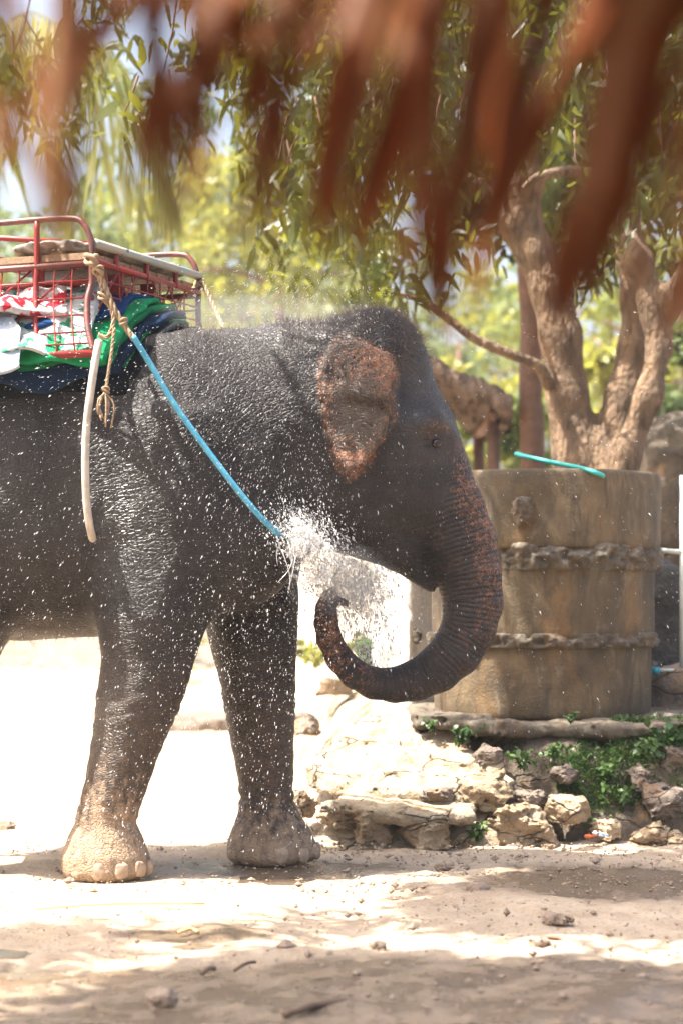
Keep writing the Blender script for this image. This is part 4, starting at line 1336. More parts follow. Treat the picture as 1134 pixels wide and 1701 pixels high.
for a, b, r, mt, nm, lab in (((472, 1686), (575, 1664), 0.011, 'stick', 'stick', 'dark crooked stick on the earth at the bottom centre'), ((60, 1510), (340, 1501), 0.004, 'straw', 'straw', 'long thin yellow straw lying on the bright earth'),
                             ((335, 1617), (358, 1610), 0.008, 'stick', 'stick', 'short dark twig on the shaded earth, left of centre'), ((390, 1612), (424, 1598), 0.006, 'stick', 'stick', 'thin forked twig on the shaded earth below the far forefoot'),
                             ((296, 1549), (330, 1548), 0.006, 'straw', 'straw', 'short yellow straw on the bright earth near the twigs')):
    p, q = gp(*a), gp(*b)
    mid = (p + q) / 2 + np.array((0.01, 0.03, 0.006))
    V, Fc = tube(spline([p, mid * 0.5 + p * 0.5 + np.array((0, -0.01, 0.004)), mid, q], 14), np.linspace(r, r * 0.4, 14)[:len(spline([p, mid, mid, q], 14))] if False else r, 6)
    tag(part(nm, V, Fc, M[mt]), lab, nm, 'sticks and straws on the ground')
for k, (px, py, r, lab) in enumerate(((792, 1474, 0.030, 'orange brown clod of earth in the bright patch below the tank'), (893, 1566, 0.026, 'small clod at the right of the bright strip'), (628, 1570, 0.02, 'small reddish clod in the middle of the bright strip'),
                                      (270, 1658, 0.036, 'dark clod on the shaded earth at the lower left'), (240, 1442, 0.018, 'dark crumb of mud in the shade between the forefeet'), (733, 1441, 0.03, 'dark wet clod in the shade right of the forefeet'),
                                      (925, 1527, 0.034, 'dark clod in the shade at the right above the bright strip'))):
    V, Q = blob(gp(px, py, 0.015), (r * 1.4, r, r * 0.7), r * 0.3, 300 + k, r / 5, 1 / r, 2.4)
    tag(part('clod', V, Q, M['mudm']), lab, 'clod', 'clods of earth on the ground')
for k, (px, py, lab) in enumerate(((515, 1622, 'orange dry leaf on the shaded earth below the far forefoot'), (760, 1612, 'dry leaf on the shaded earth right of centre'), (200, 1590, 'brown dry leaf on the lower left earth'), (905, 1558, 'curled dry leaf beside the small clod at the right'))):
    B = gp(px, py, 0.015)[None]
    V, Q = leaf_arrays(B, np.array([[1.0, 0.5 * (-1) ** k, 0.08]]), np.array([[0, 0.1, 1.0]]), np.array([0.07]), np.array([0.032]), 0.1)
    tag(part('dry_leaf', V, Q, M['dryleaf']), lab, 'leaf', 'fallen leaves on the ground')

# far kerb and bank behind the elephant
V, Q = rblock('kerb', (-1.75, 19.4, -0.1), (-0.35, 20.4, 0.14), M['rock_dark'], 12, 0.02, 0.04, 8)
tag(part('stone_kerb', V, Q, M['rock_dark']), 'low brown stone kerb on the pale ground seen between the forelegs', 'kerb')
for k, (px, py) in enumerate(((318, 1228), (345, 1226), (370, 1232))):
    V, Q = blob(P(px, py, 18.9), (0.085, 0.08, 0.06), 0.015, 400 + k, 0.012, 9, 3)
    tag(part('kerb_stone', V, Q, M['slab']), ('leftmost', 'middle', 'rightmost')[k] + ' of the three pale stones below the brown kerb', 'stone', 'stones below the kerb')
xs, ys = np.linspace(-22, 14, 110), np.linspace(36, 46, 30)
X, Y = np.meshgrid(xs, ys, indexing='ij')
Z = 0.62 * sstep(36.4, 38.2, Y + fbm(X * 0.4, Y * 0.4, 0 * X, 2, 3)) * sstep(46, 43, Y) + fbm(X * 1.2, Y * 1.2, 0 * X, 3, 8) * 0.06 - 0.08
a = (np.arange(109)[:, None] * 30 + np.arange(29)[None]).ravel()
struct('far_bank', np.stack((X, Y, Z), -1).reshape(-1, 3), np.stack((a, a + 30, a + 31, a + 1), 1), M['rock_dark'])


hx, hy, hr, hh = float(P(575, 0, 25)[0]), 25.0, 2.3, 2.05  # invented heap, added to brighten the gap behind the trunk tip
A, Rr = np.meshgrid(np.linspace(0, 2 * np.pi, 90, endpoint=False), np.linspace(0, 1, 40), indexing='ij')
X, Y = hx + np.cos(A) * Rr * hr, hy + np.sin(A) * Rr * hr
Z = hh * (1 - sstep(-0.35, 1.0, Rr + 0.10 * fbm(X * 0.8, Y * 0.8, 0 * X, 3, 6) * (Rr > 0.02))) * 1.18 + fbm(X * 4, Y * 4, 0 * X, 4, 7) * 0.04 - 0.04
i, k = np.meshgrid(np.arange(90), np.arange(39), indexing='ij')
i2 = (i + 1) % 90
Q = np.stack((i * 40 + k, i * 40 + k + 1, i2 * 40 + k + 1, i2 * 40 + k), -1).reshape(-1, 4)
tag(part('added_sand_heap', np.stack((X, Y, Z), -1).reshape(-1, 3), Q, M['sand']), 'added heap of pale sand brightening the gap far behind the curled tip of the trunk', 'sand heap')

# ------------------------------------------------------------------ grass and weeds on the bank
def tufts(n, xr, yr, hmin, hmax, zf, dens=None):
    x, y = rng.uniform(*xr, n), rng.uniform(*yr, n)
    if dens is not None:
        k = dens(x, y) > rng.random(n)
        x, y = x[k], y[k]
    n = len(x)
    B = np.stack((x, y, zf(x, y)), 1)
    D = rnd_unit(n) * 0.55 + np.array((0, -0.25, 0.9))
    return B, D, rnd_unit(n), rng.uniform(hmin, hmax, n)


B, D, Nn, L = tufts(20000, (0.62, 2.6), (10.42, 10.98), 0.03, 0.10, bank_h, lambda x, y: sstep(-0.25, 0.25, fbm(x * 3.2, y * 3.2, 0 * x, 3, 33)) * sstep(0.65, 0.95, x) * sstep(10.5, 10.62, y))
V, Q = leaf_arrays(B, D, Nn, L, L * 0.10 + 0.002, 0.55)
tag(part('grass', V, Q, M['weed']), 'short grass growing on the shaded bank under the ledge', 'grass', kind='stuff')
B, D, Nn, L = tufts(7000, (0.62, 2.6), (10.5, 10.98), 0.012, 0.03, bank_h, lambda x, y: sstep(-0.2, 0.3, fbm(x * 4, y * 4, 0 * x, 3, 37)) * sstep(0.6, 0.8, x))
V, Q = leaf_arrays(B, D + rnd_unit(len(B)) * 0.6, Nn, L, L * 0.8, 0.3)
tag(part('ground_cover', V, Q, M['weed']), 'tiny round leaved ground cover on the shaded bank', 'ground cover', kind='stuff')
B, D, Nn, L = tufts(3500, (-20, 6), (36, 40), 0.1, 0.35, lambda x, y: 0.62 * sstep(36.4, 38.2, y) - 0.05, lambda x, y: sstep(-0.1, 0.3, fbm(x * 0.5, y * 0.5, 0 * x, 3, 3)))
V, Q = leaf_arrays(B, D, Nn, L, L * 0.12, 0.5)
tag(part('grass', V, Q, M['leaf_yel']), 'dry tufts of grass on the far bank', 'grass', kind='stuff')

weeds = [(760, 1225, 10.86, 0.10, 'small leafy weed hanging under the left end of the ledge'), (715, 1205, 10.92, 0.07, 'tiny bright weed rooted at the broken left tip of the ledge'), (947, 1193, 10.82, 0.06, 'little sprout growing on top of the ledge'),
         (1115, 1230, 10.74, 0.16, 'leafy weed at the right edge under the ledge'), (1085, 1250, 10.72, 0.13, 'second leafy weed left of the one at the right edge'), (1000, 1290, 10.66, 0.12, 'bushy weed in the middle of the shaded bank'),
         (870, 1262, 10.70, 0.11, 'weed beside the dark stone under the ledge'), (790, 1385, 10.36, 0.10, 'low weed growing in the gap left of the biggest boulder'), (1035, 1325, 10.58, 0.10, 'weed low on the bank above the bits of litter'),
         (920, 1250, 10.74, 0.09, 'weed right below the sprout on the ledge'), (615, 1085, 13.4, 0.22, 'bright green weed seen through the curl of the trunk'), (668, 1100, 12.7, 0.14, 'small weed at the foot of the pale pillar')]
for px, py, d, hgt, lab in weeds:
    b0 = P(px, py, d)
    t = thing('weed', lab, 'weed', tuple(b0 - np.array((0, 0, hgt * 0.5))), 'weeds around the ledge')
    base = b0 - np.array((0, 0, hgt * 0.5))
    st, LB, LD, LN = [], [], [], []
    for k in range(7):
        e = base + np.array((rng.normal(0, 0.45), rng.normal(-0.15, 0.3), rng.uniform(0.6, 1.1))) * hgt
        c = spline([base, (base + e) / 2 + np.array((0, 0, 0.15 * hgt)), e], 8)
        st.append(tube(c, 0.0022, 5))
        for q in c[2:]:
            for _ in range(2):
                LB.append(q)
                LD.append(rng.normal(0, 0.6, 3) + np.array((0, -0.3, 0.2)))
                LN.append(rng.normal(0, 0.3, 3) + np.array((0, -0.4, 0.9)))
    V, Fc = join(st)
    part('stem', V, Fc, M['weed'], t)
    nL = len(LB)
    LL = rng.uniform(0.22, 0.4, nL) * hgt
    V, Q = leaf_arrays(np.array(LB), np.array(LD), np.array(LN), LL, LL * 0.6, 0.2)
    part('foliage', V, Q, M['weed'], t)

# ------------------------------------------------------------------ the big mango tree behind the tank
TY = 14.2


def tpt(px, py, r, Y=TY):
    p = P(px, py, Y)
    return (*p, r * 0.88 * Y / F)


mango = thing('mango_tree', 'big fork trunked mango tree with long drooping leaves behind the tank', 'tree', tuple(P(1003, 1150, TY)))
LIMBS = [
    [tpt(1006, 1160, 75), tpt(1004, 980, 62), tpt(985, 850, 52)],
    [tpt(985, 860, 55), tpt(958, 765, 43), tpt(938, 655, 33), tpt(929, 560, 36), tpt(911, 480, 38), tpt(885, 415, 37), tpt(862, 370, 34), tpt(835, 325, 24), tpt(795, 305, 17), tpt(755, 285, 11), tpt(715, 240, 8)],
    [tpt(862, 372, 30), tpt(880, 300, 26, 14.1), tpt(868, 200, 22, 14.0), tpt(890, 60, 18, 13.7), tpt(860, -120, 14, 13.2)],
    [tpt(1000, 880, 52), tpt(1012, 745, 36), tpt(1038, 660, 33), tpt(1056, 575, 32), tpt(1062, 500, 30), tpt(1052, 430, 28), tpt(1038, 360, 27), tpt(1036, 280, 25), tpt(1050, 190, 22), tpt(1068, 60, 18, 14.0), tpt(1090, -150, 12, 13.6)],
    [tpt(1020, 840, 42, 14.0), tpt(1040, 755, 26, 13.95), tpt(1076, 660, 22, 13.9), tpt(1093, 580, 22, 13.9), tpt(1086, 510, 24, 13.9), tpt(1062, 435, 20, 13.9), tpt(1040, 395, 18, 14.0)],
    [tpt(1092, 540, 18, 13.9), tpt(1115, 495, 18, 13.85), tpt(1140, 460, 17, 13.8), tpt(1190, 380, 14, 13.7), tpt(1250, 200, 10, 13.6)],
    [tpt(915, 640, 12, 14.1), tpt(898, 606, 11, 14.0), tpt(868, 594, 10.5, 13.95), tpt(820, 577, 10, 13.9), tpt(778, 557, 9, 13.9), tpt(738, 525, 8, 13.9), tpt(705, 500, 7, 13.9), tpt(660, 488, 4, 13.9)],
    [tpt(1036, 280, 14), tpt(985, 290, 12, 14.0), tpt(940, 284, 11, 13.9), tpt(895, 295, 9, 13.8), tpt(868, 315, 6, 13.8)],
    [tpt(1068, 60, 14, 14.0), tpt(980, -60, 14, 12.5), tpt(820, -190, 13, 10.5), tpt(600, -330, 11, 8.6), tpt(480, -470, 7, 7.2)],
    [tpt(860, -110, 13, 13.2), tpt(640, -90, 11, 13.0), tpt(380, -70, 9, 12.8), tpt(150, -60, 7, 12.6), tpt(-80, -50, 4, 12.5)],
]


def build_trunks():
    h = 0.032
    P_ = np.array([p for l in LIMBS[:8] for p in l])
    lo, hi = P_[:, :3].min(0) - 0.35, P_[:, :3].max(0) + 0.3
    X, Y, Z = grid(lo, hi, h)
    f = None
    for l in LIMBS[:6]:
        g = cone_chain(X, Y, Z, l, 0.08)
        f = g if f is None else smin(f, g, 0.10)
    f = f + fbm(X * 5, Y * 5, Z * 2.4, 3, 50) * 0.018 + np.abs(fbm(X * 9, Y * 9, Z * 5, 2, 52)) * -0.010
    V, Q = surfnet(f.astype(np.float32), lo, h)
    part('trunk', V, Q, M['bark'], mango)
    for l in LIMBS[6:]:
        l = np.array(l)
        c = spline(l[:, :3], 40)
        r = np.interp(np.linspace(0, 1, len(c)), np.linspace(0, 1, len(l)), l[:, 3])
        c = c + np.stack([fbm(c[:, 0] * 3, c[:, 1] * 3, c[:, 2] * 3 + k, 2, 60 + k) for k in range(3)], 1) * 0.02
        V, Fc = tube(c, r, 10)
        part('branch', V, Fc, M['bark'], mango)


build_trunks()


def clusters(C, per, lmin, lmax, wr, down=0.85, spread=0.55, sz=0.05):
    n = len(C) * per
    B = np.repeat(C, per, 0) + rng.normal(0, sz, (n, 3))
    D = rng.normal(0, spread, (n, 3)) + np.array((0, 0, -down))
    L = rng.uniform(lmin, lmax, n)
    return B, D, rng.normal(size=(n, 3)) + np.array((0, -0.5, 0.6)), L, L * wr


# leaf clusters: hanging curtains across the top of the view and the crown above it
cl = []
while len(cl) < 520:
    px, py = rng.uniform(-120, 1260), rng.uniform(-240, 400)
    Yd = rng.uniform(11.8, 15.8)
    dens = 0.5 + 0.9 * float(vnoise(px * 0.011, py * 0.006, Yd * 0.6, 71))
    if px < 420 and py > 230:
        dens *= 0.05
    if py > 330:
        dens *= 0.15
    if 420 < px < 640 and py < 420:
        dens += 0.25
    if px > 880 and py < 270:
        dens += 0.2
    if 120 < px < 200 and 150 < py < 330 or 330 < px < 400 and 90 < py < 260 or 40 < px < 95 and py < 60 or 868 < px < 925 and 300 < py < 375:
        dens *= 0.08
    if rng.random() < dens:
        cl.append(P(px, py, Yd))
for px, py, Yd, n in ((600, 430, 14.6, 8), (670, 400, 13.8, 6), (620, 475, 14.6, 7), (545, 320, 13, 12), (740, 430, 13.8, 5), (690, 470, 13.9, 4), (980, 330, 14.8, 16), (1100, 330, 14.6, 14), (1090, 440, 15, 8), (960, 430, 15, 8), (480, 380, 14, 10)):
    for _ in range(n):
        cl.append(P(px + rng.normal(0, 34), py + rng.normal(0, 34), Yd + rng.normal(0, 0.3)))
LIT = [(560, 590, 9.45, 0.30), (480, 560, 9.5, 0.25), (390, 552, 9.5, 0.25), (40, 665, 9.2, 0.3), (935, 640, 14.0, 0.35), (940, 740, 14.0, 0.3), (1010, 740, 14.0, 0.3), (1090, 600, 13.8, 0.3),
       (670, 1000, 12.3, 0.6), (660, 1110, 12.0, 0.6), (760, 1120, 11.2, 0.30), (620, 1220, 11, 0.5), (700, 1290, 10.6, 0.45), (640, 1350, 10.3, 0.4), (880, 1350, 10.3, 0.28), (800, 1300, 10.5, 0.3), (940, 1330, 10.4, 0.2),
       (190, 680, 9.0, 0.15), (545, 945, 9.1, 0.35), (1085, 1395, 10.3, 0.2), (560, 1100, 14, 0.8), (200, 1300, 12, 1.5)]


def keep_lit(c):
    c = np.atleast_2d(c)
    ok = np.ones(len(c), bool)
    for px, py, Yd, r in LIT:
        v = c - P(px, py, Yd)
        t = v @ SUN
        d = np.linalg.norm(v - t[:, None] * SUN, axis=1)
        ok &= ~((t > 0) & (d < r))
    return ok


for _ in range(330):
    px, py = rng.uniform(420, 1240), rng.uniform(-160, 300)
    if not (868 < px < 925 and py > 290):
        cl.append(P(px, py, rng.uniform(14.3, 16.3)))
cl = np.array(cl)
cl = cl[keep_lit(cl) | (rng.random(len(cl)) < 0.12)]
LA = clusters(cl, 15, 0.09, 0.18, 0.27, 0.62, 0.72, 0.075)
# the crown overhead, out of view, that shades the yard: placed up the sun's direction from the shaded ground
up = []


def shade(n, poly, zlo, zhi):
    poly = np.array([gp(a, b)[:2] for a, b in poly])
    lo, hi = poly.min(0), poly.max(0)
    k = 0
    while k < n:
        p = rng.uniform(lo, hi)
        if poly2d(np.array([p[0]]), np.array([p[1]]), poly)[0] > 0:
            continue
        z = rng.uniform(zlo, zhi)
        q = np.array((p[0], p[1], 0)) + SUN * (z / SUN[2])
        if q[2] > HC + HY / F * q[1] + 0.15 and keep_lit(q)[0]:
            up.append(q)
            k += 1


shade(300, [(725, 1452), (880, 1448), (1250, 1395), (1250, 1560), (1100, 1556), (900, 1545), (720, 1520)], 4.2, 5.4)
shade(330, [(230, 1604), (450, 1576), (700, 1592), (1250, 1602), (1400, 1760), (-100, 1760), (-20, 1692), (150, 1664)], 3.6, 4.8)
shade(34, [(0, 1530), (240, 1535), (180, 1565), (0, 1580)], 3.8, 4.8)
shade(10, [(455, 1530), (560, 1510), (560, 1545), (460, 1555)], 3.8, 4.8)
shade(150, [(640, 1335), (1250, 1290), (1500, 1400), (800, 1400)], 4.6, 5.6)
LB_ = clusters(np.array(up), 13, 0.15, 0.27, 0.24, 0.5, 0.8, 0.10)


def place_leaves():
    B, D, Nn, L, W = [np.concatenate(t) for t in zip(LA, LB_)]
    ppx, ppy = CX + B[:, 0] / B[:, 1] * F, HY - (B[:, 2] - HC) / B[:, 1] * F
    vis = (ppx > 0) & (ppx < 1134) & (ppy > -10) & (ppy < 500)
    order = np.argsort(np.where(vis, B[:, 1] / (L / 0.2), 99))[:300]
    single = np.zeros(len(B), bool)
    single[order] = True
    V, Q = leaf_arrays(B[~single], D[~single], Nn[~single], L[~single], W[~single], 0.25)
    part('foliage', V, Q, M['leaf'], mango, kind='stuff')
    protos = []
    for k in range(6):
        v, q = leaf_arrays(np.zeros((1, 3)), np.array([[0, 0, -1.0]]), np.array([[0.0, -1, 0]]), np.array([1.0]), np.array([0.22 + 0.02 * k]), 0.0)
        t = np.clip(-v[:, 2], 0, 1)
        v[:, 0] += 0.10 * (k - 2.5) * t ** 2 * 0.6
        v[:, 1] += 0.18 * t ** 2 * (0.4 + 0.15 * k)
        protos.append(mesh_np('leaf', v, q, M['leaf']))
    base = WLOC[mango.name]
    for i in np.where(single)[0]:
        d = Vector(D[i]).normalized()
        s = d.cross(Vector(Nn[i])).normalized()
        n = s.cross(d)
        m = Matrix((s, n, -d)).transposed().to_4x4()
        o = bpy.data.objects.new('leaf', protos[i % 6])
        COL.objects.link(o)
        o.parent = mango
        o.matrix_basis = Matrix.Translation(Vector(B[i] - base)) @ m @ Matrix.Diagonal((L[i] * 1.15,) * 3 + (1,))
    # twigs that carry the visible curtains
    tw = []
    for c in cl[:260]:
        e = c + np.array((rng.normal(0, 0.1), rng.normal(0, 0.1), rng.uniform(0.15, 0.5)))
        tw.append(tube(np.array((e, (c + e) / 2 + rng.normal(0, 0.02, 3), c)), (0.007, 0.006, 0.003), 4))
    v, f = join(tw)
    part('twigs', v, f, M['bark_dark'], mango, kind='stuff')


place_leaves()

# ------------------------------------------------------------------ the brown trunked tree, hut, palm and the trees further back


def crown(C, r, n, size, clump=34, seed=0, hollow=0.35):
    """leafy crown: leaves in clumps spread through an ellipsoid, open between them"""
    r = np.asarray(r, float)
    k = rnd_unit(clump) * (hollow + (1 - hollow) * rng.random((clump, 1)) ** 0.5)
    cc = k * r + np.asarray(C)
    cs = rng.uniform(0.14, 0.28, clump) * r.min()
    w_ = rng.integers(0, clump, n)
    B = cc[w_] + rnd_unit(n) * (cs[w_] * rng.random(n) ** 0.45)[:, None] * np.array((1.25, 1.25, 0.8))
    D = rnd_unit(n) + np.array((0, 0, -0.5))
    L = size * rng.uniform(0.7, 1.4, n)
    return quad_leaves(B, D, rnd_unit(n) + np.array((0, 0, 0.7)), L, L * 0.55)


def tree(px, py, Y, rad, n, size, mt, lab, trunk=True, tr=0.16, name='tree', cat='tree', grp='trees beyond the yard', clump=34):
    c = P(px, py, Y)
    t = thing(name, lab, cat, (c[0], c[1], 0), grp)
    V, Q = crown(c, rad, n, size, clump)
    part('crown', V, Q, M[mt], t)
    if trunk:
        b = np.array((c[0], c[1], -0.05))
        top = c + np.array((0, 0, rad[2] * 0.4))
        pts = [b, b * 0.6 + top * 0.4 + np.array((0.15, 0, 0)), top]
        tubes = [tube(spline(pts, 12), np.linspace(tr, tr * 0.4, len(spline(pts, 12))), 8)]
        for k in range(5):
            s = b + (c - b) * rng.uniform(0.6, 0.95)
            e = c + rnd_unit(1)[0] * np.array(rad) * 0.75
            tubes.append(tube(spline([s, (s + e) / 2 + np.array((0, 0, 0.1 * rad[2])), e], 8), np.linspace(tr * 0.4, tr * 0.1, len(spline([s, (s + e) / 2, e], 8))), 6))
        V, Fc = join(tubes)
        part('trunk', V, Fc, M['bark_dark'], t)


bt_ = thing('brown_tree', 'slim tree with a dark reddish brown trunk behind the mango fork', 'tree', tuple(P(883, 1170, 17.5)))
V, Fc = tube(spline([P(884, 1190, 17.5), P(884, 780, 17.5), P(880, 640, 17.5), P(882, 540, 17.5), P(876, 430, 17.5), P(885, 250, 17.6), P(880, 100, 17.7)], 40), np.linspace(0.105, 0.075, len(spline([(0, 0, 0)] * 7, 40))), 12)
part('trunk', V, Fc, M['bark_dark'], bt_)
V, Q = crown(P(850, 60, 17.8), (2.5, 1.3, 1.6), 15000, 0.16, 120, hollow=0.1)
part('crown', V, Q, M['leaf_dark'], bt_)

hut = thing('thatched_hut', 'small hut with a shaggy thatched roof behind the head of the elephant', 'hut', tuple(P(745, 1100, 18.5)))
hc = P(724, 690, 18.5)
ridge, eave = zw(622, 18.5), zw(688, 18.5)
for s in (1, -1):
    vs, n = [], 34
    th = 0.16
    U, W_ = np.meshgrid(np.linspace(0, 1, n), np.linspace(-1.2, 1.2, n), indexing='ij')
    xx = hc[0] - 0.1 + s * U * 0.66
    zz = ridge - (ridge - eave) * U ** 1.15 + fbm(U * 9, W_ * 9, 0 * U + s, 3, 5) * 0.05 + np.abs(fbm(U * 4, W_ * 40, 0 * U, 2, 15)) * 0.04
    top = np.stack((xx, hc[1] + W_, zz), -1).reshape(-1, 3)
    bot = top - np.array((0, 0, th)) + np.stack((0 * U, 0 * U, -0.05 * np.abs(fbm(U * 20, W_ * 20, 0 * U, 2, 8))), -1).reshape(-1, 3)
    a = (np.arange(n - 1)[:, None] * n + np.arange(n - 1)[None]).ravel()
    q = np.stack((a, a + 1, a + n + 1, a + n), 1)
    m = n * n
    e = np.concatenate([np.stack((i[:-1], i[1:], i[1:] + m, i[:-1] + m), 1) for i in (np.arange(n), np.arange(n) + n * (n - 1), np.arange(n) * n, np.arange(n) * n + n - 1)])
    part('roof_slope', np.concatenate((top, bot)), np.concatenate((q, q[:, ::-1] + m, e)), M['thatch'], hut)
for sx in (-0.22, 0.42):
    for sy in (-0.95, 0.95):
        V, Fc = tube([(hc[0] + sx, hc[1] + sy, 0), (hc[0] + sx, hc[1] + sy, eave - 0.02)], 0.05, 8)
        part('post', V, Fc, M['bark_dark'], hut)
    V, Fc = tube([(hc[0] + sx, hc[1] - 1.1, eave - 0.1), (hc[0] + sx, hc[1] + 1.1, eave - 0.1)], 0.04, 8)
    part('beam', V, Fc, M['bark_dark'], hut)

# palm at the left
pal = thing('palm_tree', 'palm with yellow green fronds hanging at the left behind the saddle', 'palm', tuple(P(-60, 1138, 30)))
pt = P(-45, 120, 30)
V, Fc = tube(spline([P(-60, 1140, 30), P(-75, 700, 30), pt], 20), np.linspace(0.16, 0.11, len(spline([(0, 0, 0)] * 3, 20))), 10)
part('trunk', V, Fc, M['bark_dark'], pal)
for k in range(13):
    a = 2 * math.pi * k / 13 + 0.2
    d = np.array((math.cos(a), math.sin(a), 0))
    c = spline([pt, pt + d * 1.1 + np.array((0, 0, 0.6)), pt + d * 2.2 + np.array((0, 0, 0.0)), pt + d * 2.8 + np.array((0, 0, -1.6))], 30)
    tb = tube(c, np.linspace(0.02, 0.004, len(c)), 5)
    fr = tb
    i = np.repeat(np.arange(3, len(c)), 4)
    side = np.cross(np.gradient(c, axis=0)[i], np.array((0, 0, 1.0)))
    side /= np.linalg.norm(side, axis=1)[:, None]
    sg = np.tile((-1, 1, -1, 1), len(c) - 3)[:, None]
    D = side * sg * 0.7 + np.gradient(c, axis=0)[i] * 6 + np.array((0, 0, -0.8)) + rng.normal(0, 0.12, (len(i), 3))
    LL = rng.uniform(0.6, 1.05, len(i))
    v, q = leaf_arrays(c[i], D, rnd_unit(len(i)) * 0.3 + np.array((0, 0, 1)), LL, LL * 0.06, 0.3)
    V, Fc = join([fr, (v, q.tolist())])
    part('frond', V, Fc, M['leaf_yel'], pal)

bt_list = [
    (60, 470, 46, (3.6, 2.5, 2.6), 3000, 0.30, 'leaf_far', 'round far tree behind the saddle at the left'),
    (235, 400, 50, (3.6, 3, 3.4), 4200, 0.32, 'leaf_far', 'tall far tree above the front of the saddle'),
    (350, 470, 44, (3.0, 2.5, 2.4), 4200, 0.28, 'leaf_yel', 'yellow green far tree above the back of the elephant'),
    (460, 420, 40, (2.6, 2.2, 2.2), 5200, 0.26, 'leaf_yel', 'bright yellow green tree left of the head of the elephant'),
    (455, 380, 47, (3.4, 2.6, 3.4), 4600, 0.30, 'leaf_far', 'dark green far tree above the head of the elephant'),
    (400, 560, 60, (7, 3, 2.4), 3800, 0.40, 'leaf_far', 'wide hazy far trees low behind the back of the elephant'),
    (760, 640, 52, (4.0, 3, 2.6), 4200, 0.32, 'leaf_far', 'far tree behind the thatched hut'),
    (120, 560, 62, (7, 3, 2.8), 3600, 0.4, 'leaf_far', 'wide far trees low behind the saddle'),
    (1010, 560, 40, (3.2, 2.4, 2.4), 4200, 0.26, 'leaf_yel', 'bright tree seen between the two mango limbs'),
    (1130, 560, 36, (2.4, 2.2, 2.6), 4200, 0.24, 'leaf_yel', 'bright tree at the right edge behind the mango limbs'),
    (880, 480, 56, (4, 3, 2.6), 3400, 0.34, 'leaf_far', 'far tree behind the slim brown trunk'),
]
for (px, py, Y, rad, n, size, mt, lab) in bt_list:
    tree(px, py, Y, rad, int(n * 0.55), size * 0.9, mt, lab, clump=44)
for (px, py, Y, rad, n, size, mt, lab) in [
    (800, 735, 22, (0.9, 0.7, 0.55), 2600, 0.13, 'leaf_far', 'green bush beside the hut just above the tank rim'),
    (995, 690, 24, (0.9, 0.8, 0.9), 3000, 0.13, 'leaf_yel', 'leafy bush seen in the fork of the mango trunk'),
    (1120, 660, 22, (0.8, 0.8, 0.9), 3000, 0.13, 'leaf_far', 'leafy bush above the boulder at the right edge'),
    (700, 720, 30, (1.8, 1, 1.1), 3000, 0.16, 'leaf_yel', 'bright bush behind the thatched hut'),
    (548, 1082, 19, (0.42, 0.4, 0.16), 900, 0.06, 'leaf_yel', 'low scrub on the ground behind the trunk tip'),
    (260, 1075, 37, (1.1, 0.6, 0.25), 900, 0.12, 'leaf_yel', 'low dry scrub on the far bank below the belly'),
]:
    tree(px, py, Y, rad, n, size, mt, lab, False, name='bush', cat='bush', grp='bushes beyond the yard', clump=20)

# ------------------------------------------------------------------ water thrown by the trunk
VD, FD = [], []


def drops(C, D, r, el):
    """drops: octahedra drawn out along their fall"""
    n = len(C)
    D = D / np.linalg.norm(D, axis=1)[:, None]
    u = np.cross(D, rnd_unit(n))
    u /= np.linalg.norm(u, axis=1)[:, None]
    v = np.cross(D, u)
    pts = np.stack((u, -u, v, -v, D * el[:, None], -D * el[:, None]), 1) * r[:, None, None] + C[:, None]
    return pts.reshape(-1, 3), (np.arange(n)[:, None, None] * 6 + bf[None]).reshape(-1, 3)


def spray_field():
    n = 17200
    px = np.concatenate((rng.uniform(-40, 560, 8600), rng.normal(390, 120, 4200), np.concatenate((rng.uniform(480, 1134, 1900), rng.normal(450, 90, 2500)))))
    py = np.concatenate((rng.uniform(470, 1420, 8600), rng.normal(900, 180, 4200), np.concatenate((rng.uniform(450, 1330, 1900), rng.normal(510, 38, 2500)))))
    Yd = np.where(px > 840, rng.uniform(9.3, 10.7, n), rng.uniform(8.45, 9.0, n))
    dx = (px - 560) / 420
    D = np.stack((dx * 0.9 + rng.normal(0, 0.12, n), rng.normal(0, 0.1, n), -0.25 - 1.6 * sstep(560, 1050, py) + rng.normal(0, 0.08, n)), 1)
    C = np.stack(((px - CX) / F * Yd, Yd, HC + (HY - py) / F * Yd), 1)
    r = np.clip(rng.gamma(1.6, 0.00036, n), 0.00025, 0.0021) + 0.0003
    el = rng.uniform(2.0, 5.0, n)
    k = (C[:, 2] > 0.05) & (rng.random(n) < 0.62 + 0.6 * vnoise(C[:, 0] * 3, C[:, 1] * 2, C[:, 2] * 3, 8))
    return drops(C[k], D[k], r[k], el[k])


V, Q = spray_field()
tag(part('water_spray', V, Q, M['spray']), 'fine white drops of water flying all around the elephant', 'water drops', kind='stuff')


